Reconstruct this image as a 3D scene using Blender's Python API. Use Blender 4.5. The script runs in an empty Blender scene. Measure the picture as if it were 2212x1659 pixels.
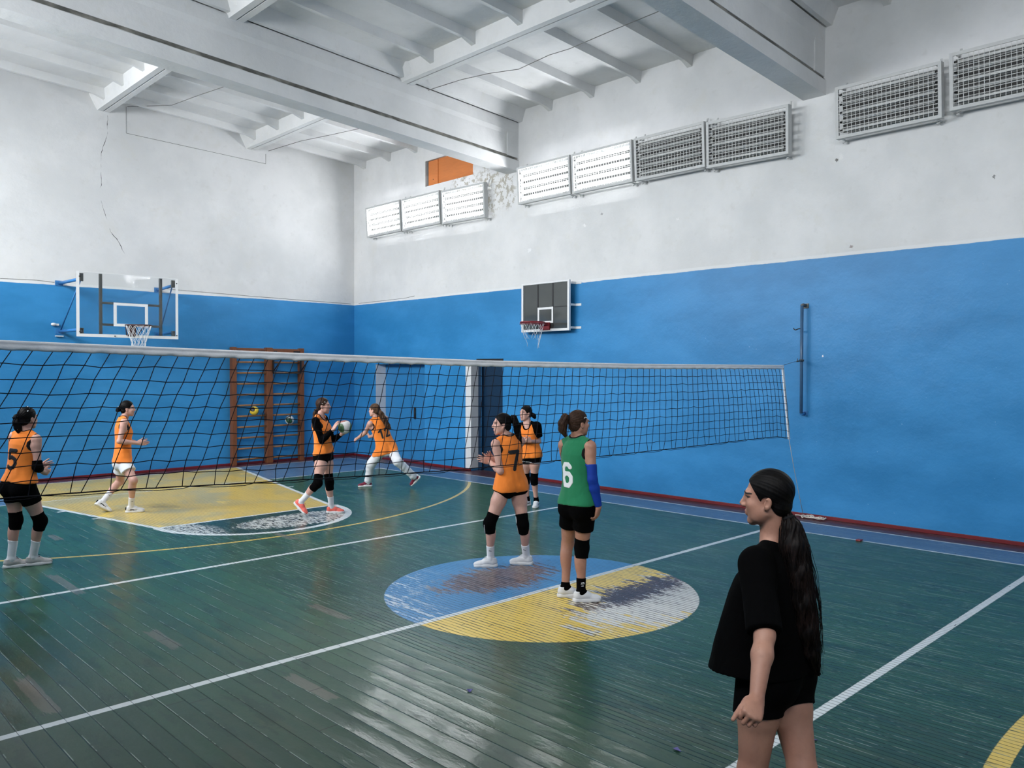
import bpy, bmesh, math, random
import numpy as np
from mathutils import Vector, Matrix
from mathutils.bvhtree import BVHTree

random.seed(7)
PI = math.pi
scene = bpy.context.scene
COL = scene.collection

# ------------------------------------------------------------------ camera
F_PX, CYAW, CPITCH, CROLL, CAM_H = 1741.53, 0.7730146, 0.0160537, 0.0020606, 2.1
_h = np.array([math.sin(CYAW) * math.cos(CPITCH), math.cos(CYAW) * math.cos(CPITCH), -math.sin(CPITCH)])
_r0 = np.array([math.cos(CYAW), -math.sin(CYAW), 0.0])
_u0 = np.cross(_r0, _h)
CR = _r0 * math.cos(CROLL) + _u0 * math.sin(CROLL)
CU = -_r0 * math.sin(CROLL) + _u0 * math.cos(CROLL)
CH = _h
CAM = np.array([0.0, 0.0, CAM_H])


def ray(px, py):
    d = CH * F_PX + CR * (px - 1106.0) - CU * (py - 829.5)
    return d / np.linalg.norm(d)


cam_data = bpy.data.cameras.new('camera')
cam_data.sensor_fit = 'HORIZONTAL'
cam_data.sensor_width = 36.0
cam_data.lens = F_PX / 2212.0 * 36.0
cam_data.clip_start = 0.05
cam_data.clip_end = 200
cam_ob = bpy.data.objects.new('camera', cam_data)
COL.objects.link(cam_ob)
cam_ob.matrix_world = Matrix(((CR[0], CU[0], -CH[0], 0), (CR[1], CU[1], -CH[1], 0), (CR[2], CU[2], -CH[2], CAM_H), (0, 0, 0, 1)))
scene.camera = cam_ob
scene.view_settings.view_transform = 'Standard'
scene.view_settings.look = 'None'
scene.view_settings.gamma = 1.0
scene.view_settings.use_curve_mapping = False
scene.view_settings.exposure = 0.4


# ------------------------------------------------------------------ node maths helper
class X:
    nt = None

    def __init__(self, s):
        self.s = s

    @staticmethod
    def m(op, *a, clamp=False):
        n = X.nt.nodes.new('ShaderNodeMath')
        n.operation = op
        n.use_clamp = clamp
        for i, v in enumerate(a):
            if isinstance(v, X):
                X.nt.links.new(v.s, n.inputs[i])
            else:
                n.inputs[i].default_value = float(v)
        return X(n.outputs[0])

    def __add__(s, o): return X.m('ADD', s, o)
    __radd__ = __add__
    def __sub__(s, o): return X.m('SUBTRACT', s, o)
    def __rsub__(s, o): return X.m('SUBTRACT', o, s)
    def __mul__(s, o): return X.m('MULTIPLY', s, o)
    __rmul__ = __mul__
    def __truediv__(s, o): return X.m('DIVIDE', s, o)
    def abs(s): return X.m('ABSOLUTE', s)
    def floor(s): return X.m('FLOOR', s)
    def fract(s): return X.m('FRACT', s)
    def sqrt(s): return X.m('SQRT', s)
    def max(s, o): return X.m('MAXIMUM', s, o)
    def min(s, o): return X.m('MINIMUM', s, o)
    def gt(s, o): return X.m('GREATER_THAN', s, o)
    def lt(s, o): return X.m('LESS_THAN', s, o)

    def step(s, a, b, lo=0.0, hi=1.0):
        n = X.nt.nodes.new('ShaderNodeMapRange')
        n.interpolation_type = 'SMOOTHSTEP'
        X.nt.links.new(s.s, n.inputs['Value'])
        n.inputs['From Min'].default_value = a
        n.inputs['From Max'].default_value = b
        n.inputs['To Min'].default_value = lo
        n.inputs['To Max'].default_value = hi
        return X(n.outputs[0])


def ramp_fn(x, pts):
    """piecewise-linear function of x (pts sorted by x) returning a float socket"""
    lo, hi = pts[0][0], pts[-1][0]
    vals = [p[1] for p in pts]
    v0, v1 = min(vals), max(vals)
    n = X.nt.nodes.new('ShaderNodeValToRGB')
    n.color_ramp.interpolation = 'LINEAR'
    t = (x - lo) / (hi - lo)
    X.nt.links.new(t.s, n.inputs[0])
    el = n.color_ramp.elements
    while len(el) < len(pts):
        el.new(0.5)
    for e, p in zip(el, pts):
        e.position = (p[0] - lo) / (hi - lo)
    for i, p in enumerate(pts):
        g = (p[1] - v0) / (v1 - v0 + 1e-9)
        el[i].color = (g, g, g, 1)
    return X(n.outputs[0]) * (v1 - v0) + v0


def vec(x, y, z):
    n = X.nt.nodes.new('ShaderNodeCombineXYZ')
    for i, v in enumerate((x, y, z)):
        if isinstance(v, X):
            X.nt.links.new(v.s, n.inputs[i])
        else:
            n.inputs[i].default_value = v
    return X(n.outputs[0])


def noise(v, scale, detail=3.0, rough=0.5, dist=0.0):
    n = X.nt.nodes.new('ShaderNodeTexNoise')
    X.nt.links.new(v.s, n.inputs['Vector'])
    n.inputs['Scale'].default_value = scale
    n.inputs['Detail'].default_value = detail
    n.inputs['Roughness'].default_value = rough
    n.inputs['Distortion'].default_value = dist
    return X(n.outputs['Fac'])


def white(v):
    n = X.nt.nodes.new('ShaderNodeTexWhiteNoise')
    n.noise_dimensions = '3D'
    X.nt.links.new(v.s, n.inputs['Vector'])
    return X(n.outputs['Value'])


def mixc(f, a, b):
    n = X.nt.nodes.new('ShaderNodeMix')
    n.data_type = 'RGBA'
    if isinstance(f, X):
        X.nt.links.new(f.s, n.inputs[0])
    else:
        n.inputs[0].default_value = f
    for idx, v in ((6, a), (7, b)):
        if isinstance(v, X):
            X.nt.links.new(v.s, n.inputs[idx])
        else:
            n.inputs[idx].default_value = (v[0], v[1], v[2], 1)
    return X(n.outputs[2])


def position():
    n = X.nt.nodes.new('ShaderNodeNewGeometry')
    return X(n.outputs['Position'])


def objcoord():
    n = X.nt.nodes.new('ShaderNodeTexCoord')
    return X(n.outputs['Object'])


def sep(v):
    n = X.nt.nodes.new('ShaderNodeSeparateXYZ')
    X.nt.links.new(v.s, n.inputs[0])
    return X(n.outputs[0]), X(n.outputs[1]), X(n.outputs[2])


def srgb(r, g, b):
    return tuple((c / 255 / 12.92) if c <= 10 else ((c / 255 + 0.055) / 1.055) ** 2.4 for c in (r, g, b))


def new_mat(name):
    m = bpy.data.materials.new(name)
    m.use_nodes = True
    X.nt = m.node_tree
    b = m.node_tree.nodes['Principled BSDF']
    return m, b


def put(b, key, v):
    if isinstance(v, X):
        X.nt.links.new(v.s, b.inputs[key])
    elif isinstance(v, tuple):
        b.inputs[key].default_value = (v[0], v[1], v[2], 1)
    else:
        b.inputs[key].default_value = v


def bump(b, h, dist=1.0, strength=1.0):
    n = X.nt.nodes.new('ShaderNodeBump')
    n.inputs['Strength'].default_value = strength
    n.inputs['Distance'].default_value = dist
    X.nt.links.new(h.s, n.inputs['Height'])
    X.nt.links.new(n.outputs[0], b.inputs['Normal'])
    return n


def simple(name, col, rough=0.5, var=0.12, scale=12.0, metal=0.0, spec=0.5, bmp=0.0, bscale=60.0, sheen=0.0, stretch=None):
    """plain procedural material: colour with a little noise variation and optional bump"""
    m, b = new_mat(name)
    p = objcoord()
    if stretch:
        x, y, z = sep(p)
        p = vec(x * stretch[0], y * stretch[1], z * stretch[2])
    n = noise(p, scale, 4.0, 0.55)
    dark = tuple(c * (1 - var) for c in col)
    lite = tuple(min(1.0, c * (1 + var)) for c in col)
    put(b, 'Base Color', mixc(n, dark, lite))
    put(b, 'Roughness', rough)
    put(b, 'Metallic', metal)
    put(b, 'Specular IOR Level', spec)
    if sheen:
        put(b, 'Sheen Weight', sheen)
    if bmp:
        bump(b, noise(p, bscale, 3.0, 0.6), bmp)
    return m


# ------------------------------------------------------------------ mesh helpers
class MB:
    def __init__(self):
        self.v, self.f, self.mi, self.sm = [], [], [], []

    def add(self, vs, fs, mi=0, smooth=False):
        o = len(self.v)
        self.v += [tuple(map(float, p)) for p in vs]
        for f in fs:
            self.f.append(tuple(i + o for i in f))
            self.mi.append(mi)
            self.sm.append(smooth)
        return self

    def box(self, x0, x1, y0, y1, z0, z1, mi=0):
        vs = [(x0, y0, z0), (x1, y0, z0), (x1, y1, z0), (x0, y1, z0), (x0, y0, z1), (x1, y0, z1), (x1, y1, z1), (x0, y1, z1)]
        fs = [(0, 3, 2, 1), (4, 5, 6, 7), (0, 1, 5, 4), (1, 2, 6, 5), (2, 3, 7, 6), (3, 0, 4, 7)]
        return self.add(vs, fs, mi)

    def hexa(self, vs, mi=0):
        fs = [(0, 3, 2, 1), (4, 5, 6, 7), (0, 1, 5, 4), (1, 2, 6, 5), (2, 3, 7, 6), (3, 0, 4, 7)]
        return self.add(vs, fs, mi)

    def prism(self, prof, axis, a, b, off=lambda t: (0, 0, 0), mi=0):
        """extrude a closed 2-D profile along x ('x': prof=(y,z)) or y ('y': prof=(x,z)); off(t) shifts the end sections"""
        vs = []
        for t in (a, b):
            o = off(t)
            for p in prof:
                q = (t, p[0], p[1]) if axis == 'x' else (p[0], t, p[1])
                vs.append((q[0] + o[0], q[1] + o[1], q[2] + o[2]))
        n = len(prof)
        fs = [(i, (i + 1) % n, n + (i + 1) % n, n + i) for i in range(n)]
        fs += [tuple(range(n))[::-1], tuple(range(n, 2 * n))]
        return self.add(vs, fs, mi)

    def tube(self, pts, r, n=8, mi=0, cap=True, closed=False, smooth=True):
        pts = [np.array(p, float) for p in pts]
        k = len(pts)
        rs = r if isinstance(r, (list, tuple, np.ndarray)) else [r] * k
        vs, fs = [], []
        ref = None
        for i, p in enumerate(pts):
            if closed:
                t = pts[(i + 1) % k] - pts[i - 1]
            else:
                t = pts[min(i + 1, k - 1)] - pts[max(i - 1, 0)]
            t = t / (np.linalg.norm(t) + 1e-12)
            if ref is None:
                a = np.array([0, 0, 1.0]) if abs(t[2]) < 0.9 else np.array([1.0, 0, 0])
                ref = np.cross(t, a)
            ref = ref - t * (ref @ t)
            ref = ref / (np.linalg.norm(ref) + 1e-12)
            b = np.cross(t, ref)
            for j in range(n):
                an = 2 * PI * j / n
                vs.append(p + rs[i] * (math.cos(an) * ref + math.sin(an) * b))
        m = k if closed else k - 1
        for i in range(m):
            i2 = (i + 1) % k
            for j in range(n):
                fs.append((i * n + j, i * n + (j + 1) % n, i2 * n + (j + 1) % n, i2 * n + j))
        if cap and not closed:
            fs.append(tuple(range(n))[::-1])
            fs.append(tuple((k - 1) * n + j for j in range(n)))
        return self.add(vs, fs, mi, smooth)

    def sphere(self, c, r, nu=16, nv=10, mi=0):
        vs, fs = [], []
        rr = r if isinstance(r, (list, tuple)) else (r, r, r)
        for i in range(nv + 1):
            th = PI * i / nv
            for j in range(nu):
                ph = 2 * PI * j / nu
                vs.append((c[0] + rr[0] * math.sin(th) * math.cos(ph), c[1] + rr[1] * math.sin(th) * math.sin(ph), c[2] + rr[2] * math.cos(th)))
        for i in range(nv):
            for j in range(nu):
                fs.append((i * nu + j, (i + 1) * nu + j, (i + 1) * nu + (j + 1) % nu, i * nu + (j + 1) % nu))
        return self.add(vs, fs, mi, True)

    def pieces(self):
        """groups of faces that lie apart from each other"""
        n = len(self.v)
        par = list(range(n))

        def find(i):
            while par[i] != i:
                par[i] = par[par[i]]
                i = par[i]
            return i
        for f in self.f:
            r = find(f[0])
            for i in f[1:]:
                par[find(i)] = r
        roots = {}
        for i in range(n):
            roots.setdefault(find(i), []).append(i)
        V = np.array(self.v)
        keys = list(roots)
        if len(keys) < 2 or len(keys) > 200:
            return None
        lo = np.array([V[roots[k]].min(0) for k in keys])
        hi = np.array([V[roots[k]].max(0) for k in keys])
        sz = (hi - lo).max(1)
        gap = np.maximum(0, np.maximum(lo[:, None] - hi[None], lo[None] - hi[:, None]))
        near = np.sqrt((gap ** 2).sum(2)) <= np.maximum(0.018, 0.48 * np.maximum(sz[:, None], sz[None]))
        lab = np.arange(len(keys))
        for _ in range(len(keys)):
            new = np.array([lab[near[i]].min() for i in range(len(keys))])
            if (new == lab).all():
                break
            lab = new
        if len(set(lab)) < 2:
            return None
        g = {k: lab[i] for i, k in enumerate(keys)}
        out = {}
        for f, mi, sm in zip(self.f, self.mi, self.sm):
            out.setdefault(g[find(f[0])], []).append((f, mi, sm))
        res = []
        for fl in out.values():
            m = MB()
            used = sorted({i for f, _, _ in fl for i in f})
            mp = {i: j for j, i in enumerate(used)}
            m.v = [self.v[i] for i in used]
            for f, mi, sm in fl:
                m.f.append(tuple(mp[i] for i in f))
                m.mi.append(mi)
                m.sm.append(sm)
            res.append(m)
        return res

    def build(self, name, mats, parent=None, bevel=0.0, loc=None, recalc=True, split=True):
        if parent is not None and split and len(self.v) < 30000:
            ps = self.pieces()
            if ps:
                return [m.build(name, mats, parent, bevel, loc, recalc, False) for m in ps][0]
        me = bpy.data.meshes.new(name)
        me.from_pydata(self.v, [], self.f)
        me.polygons.foreach_set('material_index', self.mi)
        me.polygons.foreach_set('use_smooth', self.sm)
        if recalc:
            bm = bmesh.new()
            bm.from_mesh(me)
            bmesh.ops.recalc_face_normals(bm, faces=bm.faces)
            bm.to_mesh(me)
            bm.free()
        me.update()
        for m in (mats if isinstance(mats, (list, tuple)) else [mats]):
            me.materials.append(m)
        o = bpy.data.objects.new(name, me)
        COL.objects.link(o)
        if loc is not None:
            o.location = loc
        if parent is not None:
            o.parent = parent
        if bevel:
            md = o.modifiers.new('bevel', 'BEVEL')
            md.width = bevel
            md.segments = 2
            md.limit_method = 'ANGLE'
        return o


def empty(name, loc, label, cat, group=None, rot=(0, 0, 0)):
    o = bpy.data.objects.new(name, None)
    COL.objects.link(o)
    o.location = loc
    o.rotation_euler = rot
    o.empty_display_size = 0.2
    return tag(o, label, cat, group)


def tag(o, label, cat, group=None):
    o['label'] = label
    o['category'] = cat
    if group:
        o['group'] = group
    return o


def struct(o, label=None):
    o['kind'] = 'structure'
    if label:
        o['label'] = label
    return o


def copy_tree(o, parent=None):
    c = o.copy()
    COL.objects.link(c)
    if parent is not None:
        c.parent = parent
        c.matrix_parent_inverse = o.matrix_parent_inverse.copy()
    for ch in list(o.children):
        copy_tree(ch, c)
    return c


XR, YE, XL, YF = 11.2, 17.1, -0.45, -6.5
SL = 0.05


def deck_z(x):
    return 7.2 + SL * (XR - x)
# ------------------------------------------------------------------ room materials
WHITE_A, WHITE_B = (0.67, 0.68, 0.685), (0.77, 0.775, 0.78)
BLUE_A, BLUE_B = srgb(43, 125, 182), srgb(58, 141, 201)


def plaster(nt_v, extra=None):
    n1 = noise(nt_v, 0.9, 5.0, 0.6)
    n2 = noise(nt_v, 6.0, 4.0, 0.6)
    c = mixc(n1.step(0.3, 0.7), WHITE_A, WHITE_B)
    c = mixc(n2.step(0.58, 0.8) * 0.3, c, (0.55, 0.55, 0.53))
    c = mixc(noise(nt_v, 2.3, 4.0, 0.65, 0.5).step(0.55, 0.75) * 0.3, c, (0.66, 0.65, 0.60))
    return c


def wall_material(name, along, spots=(), crack=None, peel=None):
    """lower part oil-painted blue, upper part white plaster; along = which world axis runs along the wall"""
    m, b = new_mat(name)
    p = position()
    x, y, z = sep(p)
    s = y if along == 'y' else x
    wob = (noise(p, 0.8, 2.0) - 0.5) * 0.03 + (noise(p, 9.0, 2.0) - 0.5) * 0.012
    edge = (z + wob - 3.72).step(-0.004, 0.004)
    wc = plaster(p)
    # long soft streaks and scuffs in the blue oil paint
    n1 = noise(vec(x * 0.7, y * 0.7, z * 1.6), 1.1, 4.0, 0.6)
    n2 = noise(vec(x * 2.0, y * 2.0, z * 9.0), 3.0, 4.0, 0.65)
    bc = mixc(n1.step(0.3, 0.72), BLUE_A, BLUE_B)
    bc = mixc(n2.step(0.66, 0.84) * 0.35, bc, srgb(84, 156, 214))
    bc = mixc((noise(p, 26.0, 2.0).gt(0.785)) * 0.7, bc, srgb(150, 190, 220))
    col = mixc(edge, bc, wc)
    # brighter brush line just above the paint edge
    lip = (z + wob - 3.745).abs().step(0.03, 0.016)
    col = mixc(lip * 0.6, col, (0.80, 0.81, 0.83))
    for (a, zz, r, c) in spots:
        d = ((s - a) * (s - a) + (z - zz) * (z - zz)).sqrt() + (noise(p, 22.0, 4.0, 0.7) - 0.5) * r * 4.0
        col = mixc(d.step(r * 0.75, r * 0.55) * 0.85, col, c)
    if crack:
        cx = ramp_fn(z, crack) + (noise(p, 7.0, 3.0) - 0.5) * 0.05
        d = (s - cx).abs()
        wv = noise(vec(x * 0.1, y * 0.1, z), 5.5, 2.0)
        w = wv.step(0.42, 0.72, 0.0012, 0.010)
        on = (z.gt(crack[0][0])) * (z.lt(crack[-1][0])) * (wv.step(0.36, 0.46))
        col = mixc((d / w).step(1.2, 0.5) * on, col, (0.03, 0.03, 0.03))
    if peel:
        for (a, zz, r) in peel:
            d = ((s - a) * (s - a) + (z - zz) * (z - zz) * 0.8).sqrt()
            k = d.step(r, r * 0.5) * noise(p, 9.0, 5.0, 0.7).step(0.5, 0.56)
            col = mixc(k, col, mixc(noise(p, 20.0, 4.0), (0.22, 0.2, 0.15), (0.62, 0.6, 0.55)))
    put(b, 'Base Color', col)
    put(b, 'Roughness', edge.step(0, 1, 0.42, 0.85))
    put(b, 'Specular IOR Level', 0.35)
    h = noise(p, 2.2, 5.0, 0.6) * 0.012 + noise(p, 30.0, 3.0) * 0.0012
    bump(b, h, 1.0, 0.8)
    return m


crack_pts = [(4.37, 5.81), (4.55, 5.73), (4.74, 5.62), (4.86, 5.51), (5.16, 5.43), (5.43, 5.35), (5.62, 5.29), (5.74, 5.35), (6.35, 5.34), (6.77, 5.47), (7.15, 5.47)]
M_wall_end = wall_material('painted_plaster_end', 'x', crack=crack_pts, peel=[])
chips = [(4.96, 5.08, 0.035, (0.10, 0.09, 0.08)), (4.9, 5.1, 0.05, (0.8, 0.8, 0.8)), (3.0, 4.5, 0.03, (0.2, 0.2, 0.2)), (4.75, 3.84, 0.035, (0.3, 0.25, 0.24)),
         (7.6, 4.6, 0.035, (0.85, 0.85, 0.86)), (9.6, 4.75, 0.04, (0.84, 0.84, 0.85)), (5.14, 2.32, 0.022, (0.85, 0.85, 0.85)),
         (9.2, 4.9, 0.03, (0.35, 0.35, 0.36)), (11.0, 4.45, 0.05, (0.83, 0.84, 0.85))]
M_wall_right = wall_material('painted_plaster_side', 'y', spots=chips, peel=[(11.9, 6.15, 0.7), (12.2, 5.7, 0.55), (11.6, 5.6, 0.3), (12.9, 6.15, 0.5)])
M_wall_other = wall_material('painted_plaster_other', 'y')

m, b = new_mat('whitewashed_concrete')
p = position()
c = plaster(p)
c = mixc(noise(p, 2.4, 5.0, 0.7).step(0.66, 0.78) * 0.35, c, (0.4, 0.41, 0.38))
put(b, 'Base Color', c)
put(b, 'Roughness', 0.9)
bump(b, noise(p, 5.0, 5.0, 0.6) * 0.012, 1.0, 0.7)
M_conc = m

m, b = new_mat('dirty_joint')
p = position()
put(b, 'Base Color', mixc(noise(p, 3.0, 4.0).step(0.35, 0.7), (0.10, 0.10, 0.09), (0.34, 0.33, 0.3)))
put(b, 'Roughness', 0.95)
M_joint = m

M_skirt = simple('skirting_red', srgb(110, 24, 32), 0.45, 0.25, 6.0)
M_whitepaint = simple('white_gloss_paint', (0.72, 0.73, 0.74), 0.45, 0.1, 5.0, bmp=0.002)
M_navy = simple('shaded_doorway_blue', srgb(6, 42, 70), 0.4, 0.2, 4.0)
M_doorblue = simple('door_blue', srgb(48, 126, 182), 0.4, 0.12, 3.0)
M_black = simple('black_metal', (0.012, 0.012, 0.013), 0.45, 0.2)
M_orange_board = simple('orange_plywood', srgb(206, 122, 62), 0.6, 0.12, 5.0, stretch=(1, 1, 6))


# ------------------------------------------------------------------ floor material
def floor_material():
    m, b = new_mat('painted_floorboards')
    p = position()
    x, y, z = sep(p)
    wav = (noise(vec(x * 0.0, y * 0.35, z), 1.0, 2.0) - 0.5) * 0.03
    xw = x + wav
    nar = xw.gt(3.72)                       # narrow strips on the right, wide boards on the left
    PW = 0.1265 - nar * (0.1265 - 0.0472)
    xs = (xw - 3.72) / PW
    i = xs.floor() + nar * 400.0
    u = xs.fract()
    ds = u.min(1.0 - u) * PW
    strip = noise(vec(i * 7.31, y * 1.1, z), 1.0, 5.0, 0.62)
    hsh = white(vec(i, 3.0, 1.0))
    hsh2 = white(vec(i, 9.0, 5.0))
    # board ends: every board is about 4.4 m long with its own offset
    yl = y / 4.4 + hsh * 7.0
    je = yl.fract()
    dj = je.min(1.0 - je) * 4.4
    piece = white(vec(i, yl.floor(), 2.0))
    streak = noise(vec(x * 9.0, y * 0.8, z), 1.0, 5.0, 0.65)
    streak2 = noise(vec(x * 22.0, y * 1.6, z), 1.0, 5.0, 0.7)
    rag = noise(vec(x * 40.0, y * 9.0, z), 1.0, 4.0, 0.75)
    blotch = noise(p, 0.55, 4.0, 0.6)
    fine = noise(vec(x * 3.0, y * 1.2, z), 14.0, 4.0, 0.7)
    # green paint, more worn and browner near the entrance side (small x, small y)
    near = (x * 0.7 + y * 0.72).step(1.5, 7.5)
    g1 = mixc(near, srgb(46, 58, 46), srgb(40, 80, 58))
    g2 = mixc(near, srgb(36, 58, 46), srgb(52, 96, 70))
    g = mixc((streak * 0.3 + strip * 0.35 + blotch * 0.35).step(0.36, 0.62), g1, g2)
    g = mixc(piece.step(0.0, 1.0) * 0.35, g, srgb(34, 62, 58))
    wearm = (blotch * 0.55 + streak * 0.45).step(0.5, 0.66) * (1.0 - near * 0.6) * 0.5
    g = mixc(wearm, g, srgb(84, 80, 66))
    dk_ = noise(vec(x * 5.0, y * 1.4, z), 1.0, 5.0, 0.7).step(0.56, 0.6) * 0.5
    g = mixc(dk_, g, srgb(28, 58, 48))
    chip = (streak2 * 0.6 + fine * 0.4).step(0.665, 0.69)
    g = mixc(chip * 0.7, g, srgb(150, 156, 148))
    col = g
    # blue apron outside the side lines and behind the end line
    CX = 5.44
    ax = (x - CX).abs()
    ay = (y - 5.3).abs()
    apron = ((ax - 4.64).max(ay - 9.1)).step(-0.004, 0.004)
    ab = mixc(streak, srgb(72, 104, 142), srgb(96, 130, 164))
    col = mixc(apron, col, ab)
    outer = ((ax - 5.32).max(ay - 11.35)).step(-0.004, 0.004)
    ob = mixc(streak, srgb(62, 26, 34), srgb(98, 50, 54))
    ob = mixc(streak2.step(0.62, 0.7) * 0.6, ob, srgb(150, 120, 118))
    col = mixc(outer, col, ob)
    # yellow key
    kx = (x - 5.42).abs()
    kw = 1.33 + (ay - 5.65) * 0.205
    key = ((kx - kw).max(5.65 - ay).max(ay - 11.35)).step(0.004, -0.004)
    ky = mixc(streak, srgb(192, 166, 84), srgb(222, 192, 98))
    ky = mixc(noise(p, 1.3, 4.0).step(0.45, 0.62), ky, srgb(186, 172, 116))
    ky = mixc((noise(vec(x * 1.0, y * 0.6, z), 2.6, 4.0, 0.6)).step(0.6, 0.7) * 0.8, ky, srgb(238, 206, 96))
    ky = mixc(streak2.step(0.62, 0.7) * 0.5, ky, srgb(120, 104, 66))
    col = mixc(key, col, ky)
    # free-throw half circle
    fx, fy = x - 5.44, 5.65 - ay
    fr = (fx * fx + fy * fy).sqrt()
    half = (fy.gt(-0.0)) * 1.0
    wm = ((0.5 - rag) * 0.9 + (((fx - 0.42) / 0.95) * ((fx - 0.42) / 0.95) + ((fy - 0.72) / 0.42) * ((fy - 0.72) / 0.42)).sqrt() + (streak2 - 0.5) * 0.5).step(1.06, 0.96)
    wm2 = (fx + fy * 0.3 + (streak2 - 0.5) * 1.2).step(-0.45, -0.75) * (fr.step(0.75, 1.0))
    inside = (fr - 1.36).step(0.004, -0.004) * half
    worn = mixc((rag * 0.7 + streak2 * 0.3).step(0.46, 0.52), srgb(52, 60, 58), srgb(206, 210, 206))
    col = mixc(inside, col, srgb(32, 64, 56))
    col = mixc(inside * wm.max(wm2), col, worn)
    # centre circle: blue beyond the line, yellow on this side
    ccx, ccy = x - 5.568, y - 5.309
    cr = (ccx * ccx + ccy * ccy).sqrt() + (fine - 0.5) * 0.02
    cin = (cr - 1.48).step(0.006, -0.006)
    bl = mixc(streak, srgb(64, 122, 170), srgb(84, 146, 194))
    wr = (((ccx + 0.0) * (ccx + 0.0) * 0.75 + (ccy - 0.62) * (ccy - 0.62) * 2.6).sqrt() + (0.5 - strip) * 1.3 + (0.5 - rag) * 1.5).step(0.62, 0.56)
    bl = mixc(wr, bl, mixc(streak2.step(0.35, 0.6), srgb(58, 40, 42), srgb(100, 76, 72)))
    bl = mixc(wr * (ds - 0.004).abs().step(0.005, 0.002) * rag.step(0.42, 0.5) * 0.85, bl, srgb(170, 160, 156))
    wl = ((cr - 0.85).step(0.0, 0.55)) * (ccx.step(-0.1, -0.8)) * (strip * 0.45 + rag * 0.55).step(0.525, 0.55)
    bl = mixc(wl * 0.9, bl, srgb(206, 216, 222))
    ye = mixc(streak * 0.5 + strip * 0.5, srgb(214, 176, 78), srgb(250, 224, 112))
    ye = mixc(strip.step(0.58, 0.66) * 0.5, ye, srgb(238, 214, 110))
    dww = ((ccx - 0.66) * (ccx - 0.66) * 0.62 + (ccy + 0.98) * (ccy + 0.98) * 2.6).sqrt()
    ww = (dww + (0.5 - strip) * 2.2 + (0.5 - rag) * 1.4).step(0.92, 0.86)
    ye = mixc(ww, ye, srgb(222, 219, 210))
    dwd = ((ccx - 0.70) * (ccx - 0.70) * 0.5 + (ccy + 0.66) * (ccy + 0.66) * 5.5).sqrt()
    wd = (dwd + (0.5 - strip) * 1.3 + (0.5 - rag) * 2.6).step(0.56, 0.48)
    ye = mixc(wd, ye, mixc(rag.step(0.4, 0.6), srgb(58, 40, 32), srgb(92, 68, 58)))
    col = mixc(cin, col, mixc(ccy.step(-0.01, 0.01), ye, bl))
    # lines
    jit = (streak2 - 0.5) * 0.012

    def band(d, w):
        return (d.abs() + jit - w).step(0.004, -0.004)

    inx = ax.lt(4.66)
    ylr = ((x - 5.4) * (x - 5.4) + (ay - 10.2) * (ay - 10.2)).sqrt() - 6.17
    yl_ = band(ylr, 0.028) * ax.lt(4.62) * ay.lt(9.0)
    thin = (y.gt(5.3)).step(0, 1, 0.045, 0.0)
    yl2 = band(ylr, 0.055) * ax.lt(4.62) * y.lt(5.3) * (0.0 + streak2.step(0.34, 0.42))
    col = mixc((yl_ * y.gt(5.3)).max(yl2), col, srgb(212, 184, 92))
    lines = band(y - 5.3, 0.033) * inx
    lines = lines.max(band(ay - 3.09, 0.032) * inx)
    lines = lines.max(band(ax - 4.65, 0.022) * ay.lt(9.12))
    lines = lines.max(band(ay - 9.1, 0.02) * inx)
    lines = lines.max(band(ax - 5.32, 0.022) * ay.lt(11.36))
    lines = lines.max(band(ay - 11.35, 0.02) * ax.lt(5.34))
    lines = lines.max(band(kx - kw, 0.036) * (ay.gt(5.62)) * (ay.lt(11.36)))
    lines = lines.max(band(ay - 5.65, 0.03) * kx.lt(1.36))
    lines = lines.max(band(fr - 1.36, 0.05) * half)
    for tick in (6.95, 7.9, 8.8, 10.2):
        lines = lines.max(band(ay - tick, 0.03) * (kx - kw).gt(0.0) * (kx - kw).lt(0.14))
    lines = lines * (1.0 - chip * 0.5)
    col = mixc(lines, col, srgb(214, 220, 220))
    # bare-wood patches where the paint has flaked off beside a board end
    for (a, bb, lx, ly) in [(2.94, 11.23, .05, .22), (5.06, 9.31, .05, .25), (2.37, 8.7, .05, .5), (2.43, 6.39, .05, .28), (1.42, 5.85, .055, .42),
                            (2.76, 4.74, .045, .3), (3.75, 6.1, .05, .3)]:
        d = (((x - a) / lx).abs()).max(((y - bb) / ly).abs()) + (streak2 - 0.5) * 1.1
        col = mixc(d.step(1.0, 0.9) * (0.25 + streak * 0.9), col, mixc(streak2, srgb(92, 92, 84), srgb(128, 124, 114)))
    # seams between boards
    brk = noise(vec(i * 3.7, y * 2.2, z), 1.0, 4.0, 0.6)
    sw = 0.0016 + cin * (ccy.lt(0.0)) * (0.0008 + strip.step(0.45, 0.66) * rag.step(0.35, 0.6) * 0.0095) + nar * 0.0009
    sm = (ds / sw).step(1.5, 0.7) * brk.step(0.30, 0.48)
    smj = dj.step(0.006, 0.002)
    col = mixc(sm.max(smj) * 0.85, col, (0.008, 0.011, 0.010))
    light_edge = (ds - 0.005 + nar * 0.0015).abs().step(0.0042, 0.0012) * (u.lt(0.5)) * noise(vec(i * 1.9, y * 1.7, z), 1.0, 5.0, 0.8).step(0.5, 0.58)
    col = mixc(light_edge * 0.8 * (1.0 - lines) * (1.0 - cin) * (1.0 - key * 0.7), col, srgb(150, 166, 156))
    put(b, 'Base Color', col)
    r = 0.24 + fine * 0.1 + (1.0 - near) * 0.02 + wearm * 0.12 + apron * 0.05
    put(b, 'Roughness', r)
    put(b, 'Specular IOR Level', 0.15)
    put(b, 'Coat Weight', 0.17)
    put(b, 'Coat Roughness', 0.06)
    cup = (u - 0.5) * (u - 0.5) * (0.009 - nar * 0.0072) * (0.4 + hsh2)
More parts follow.
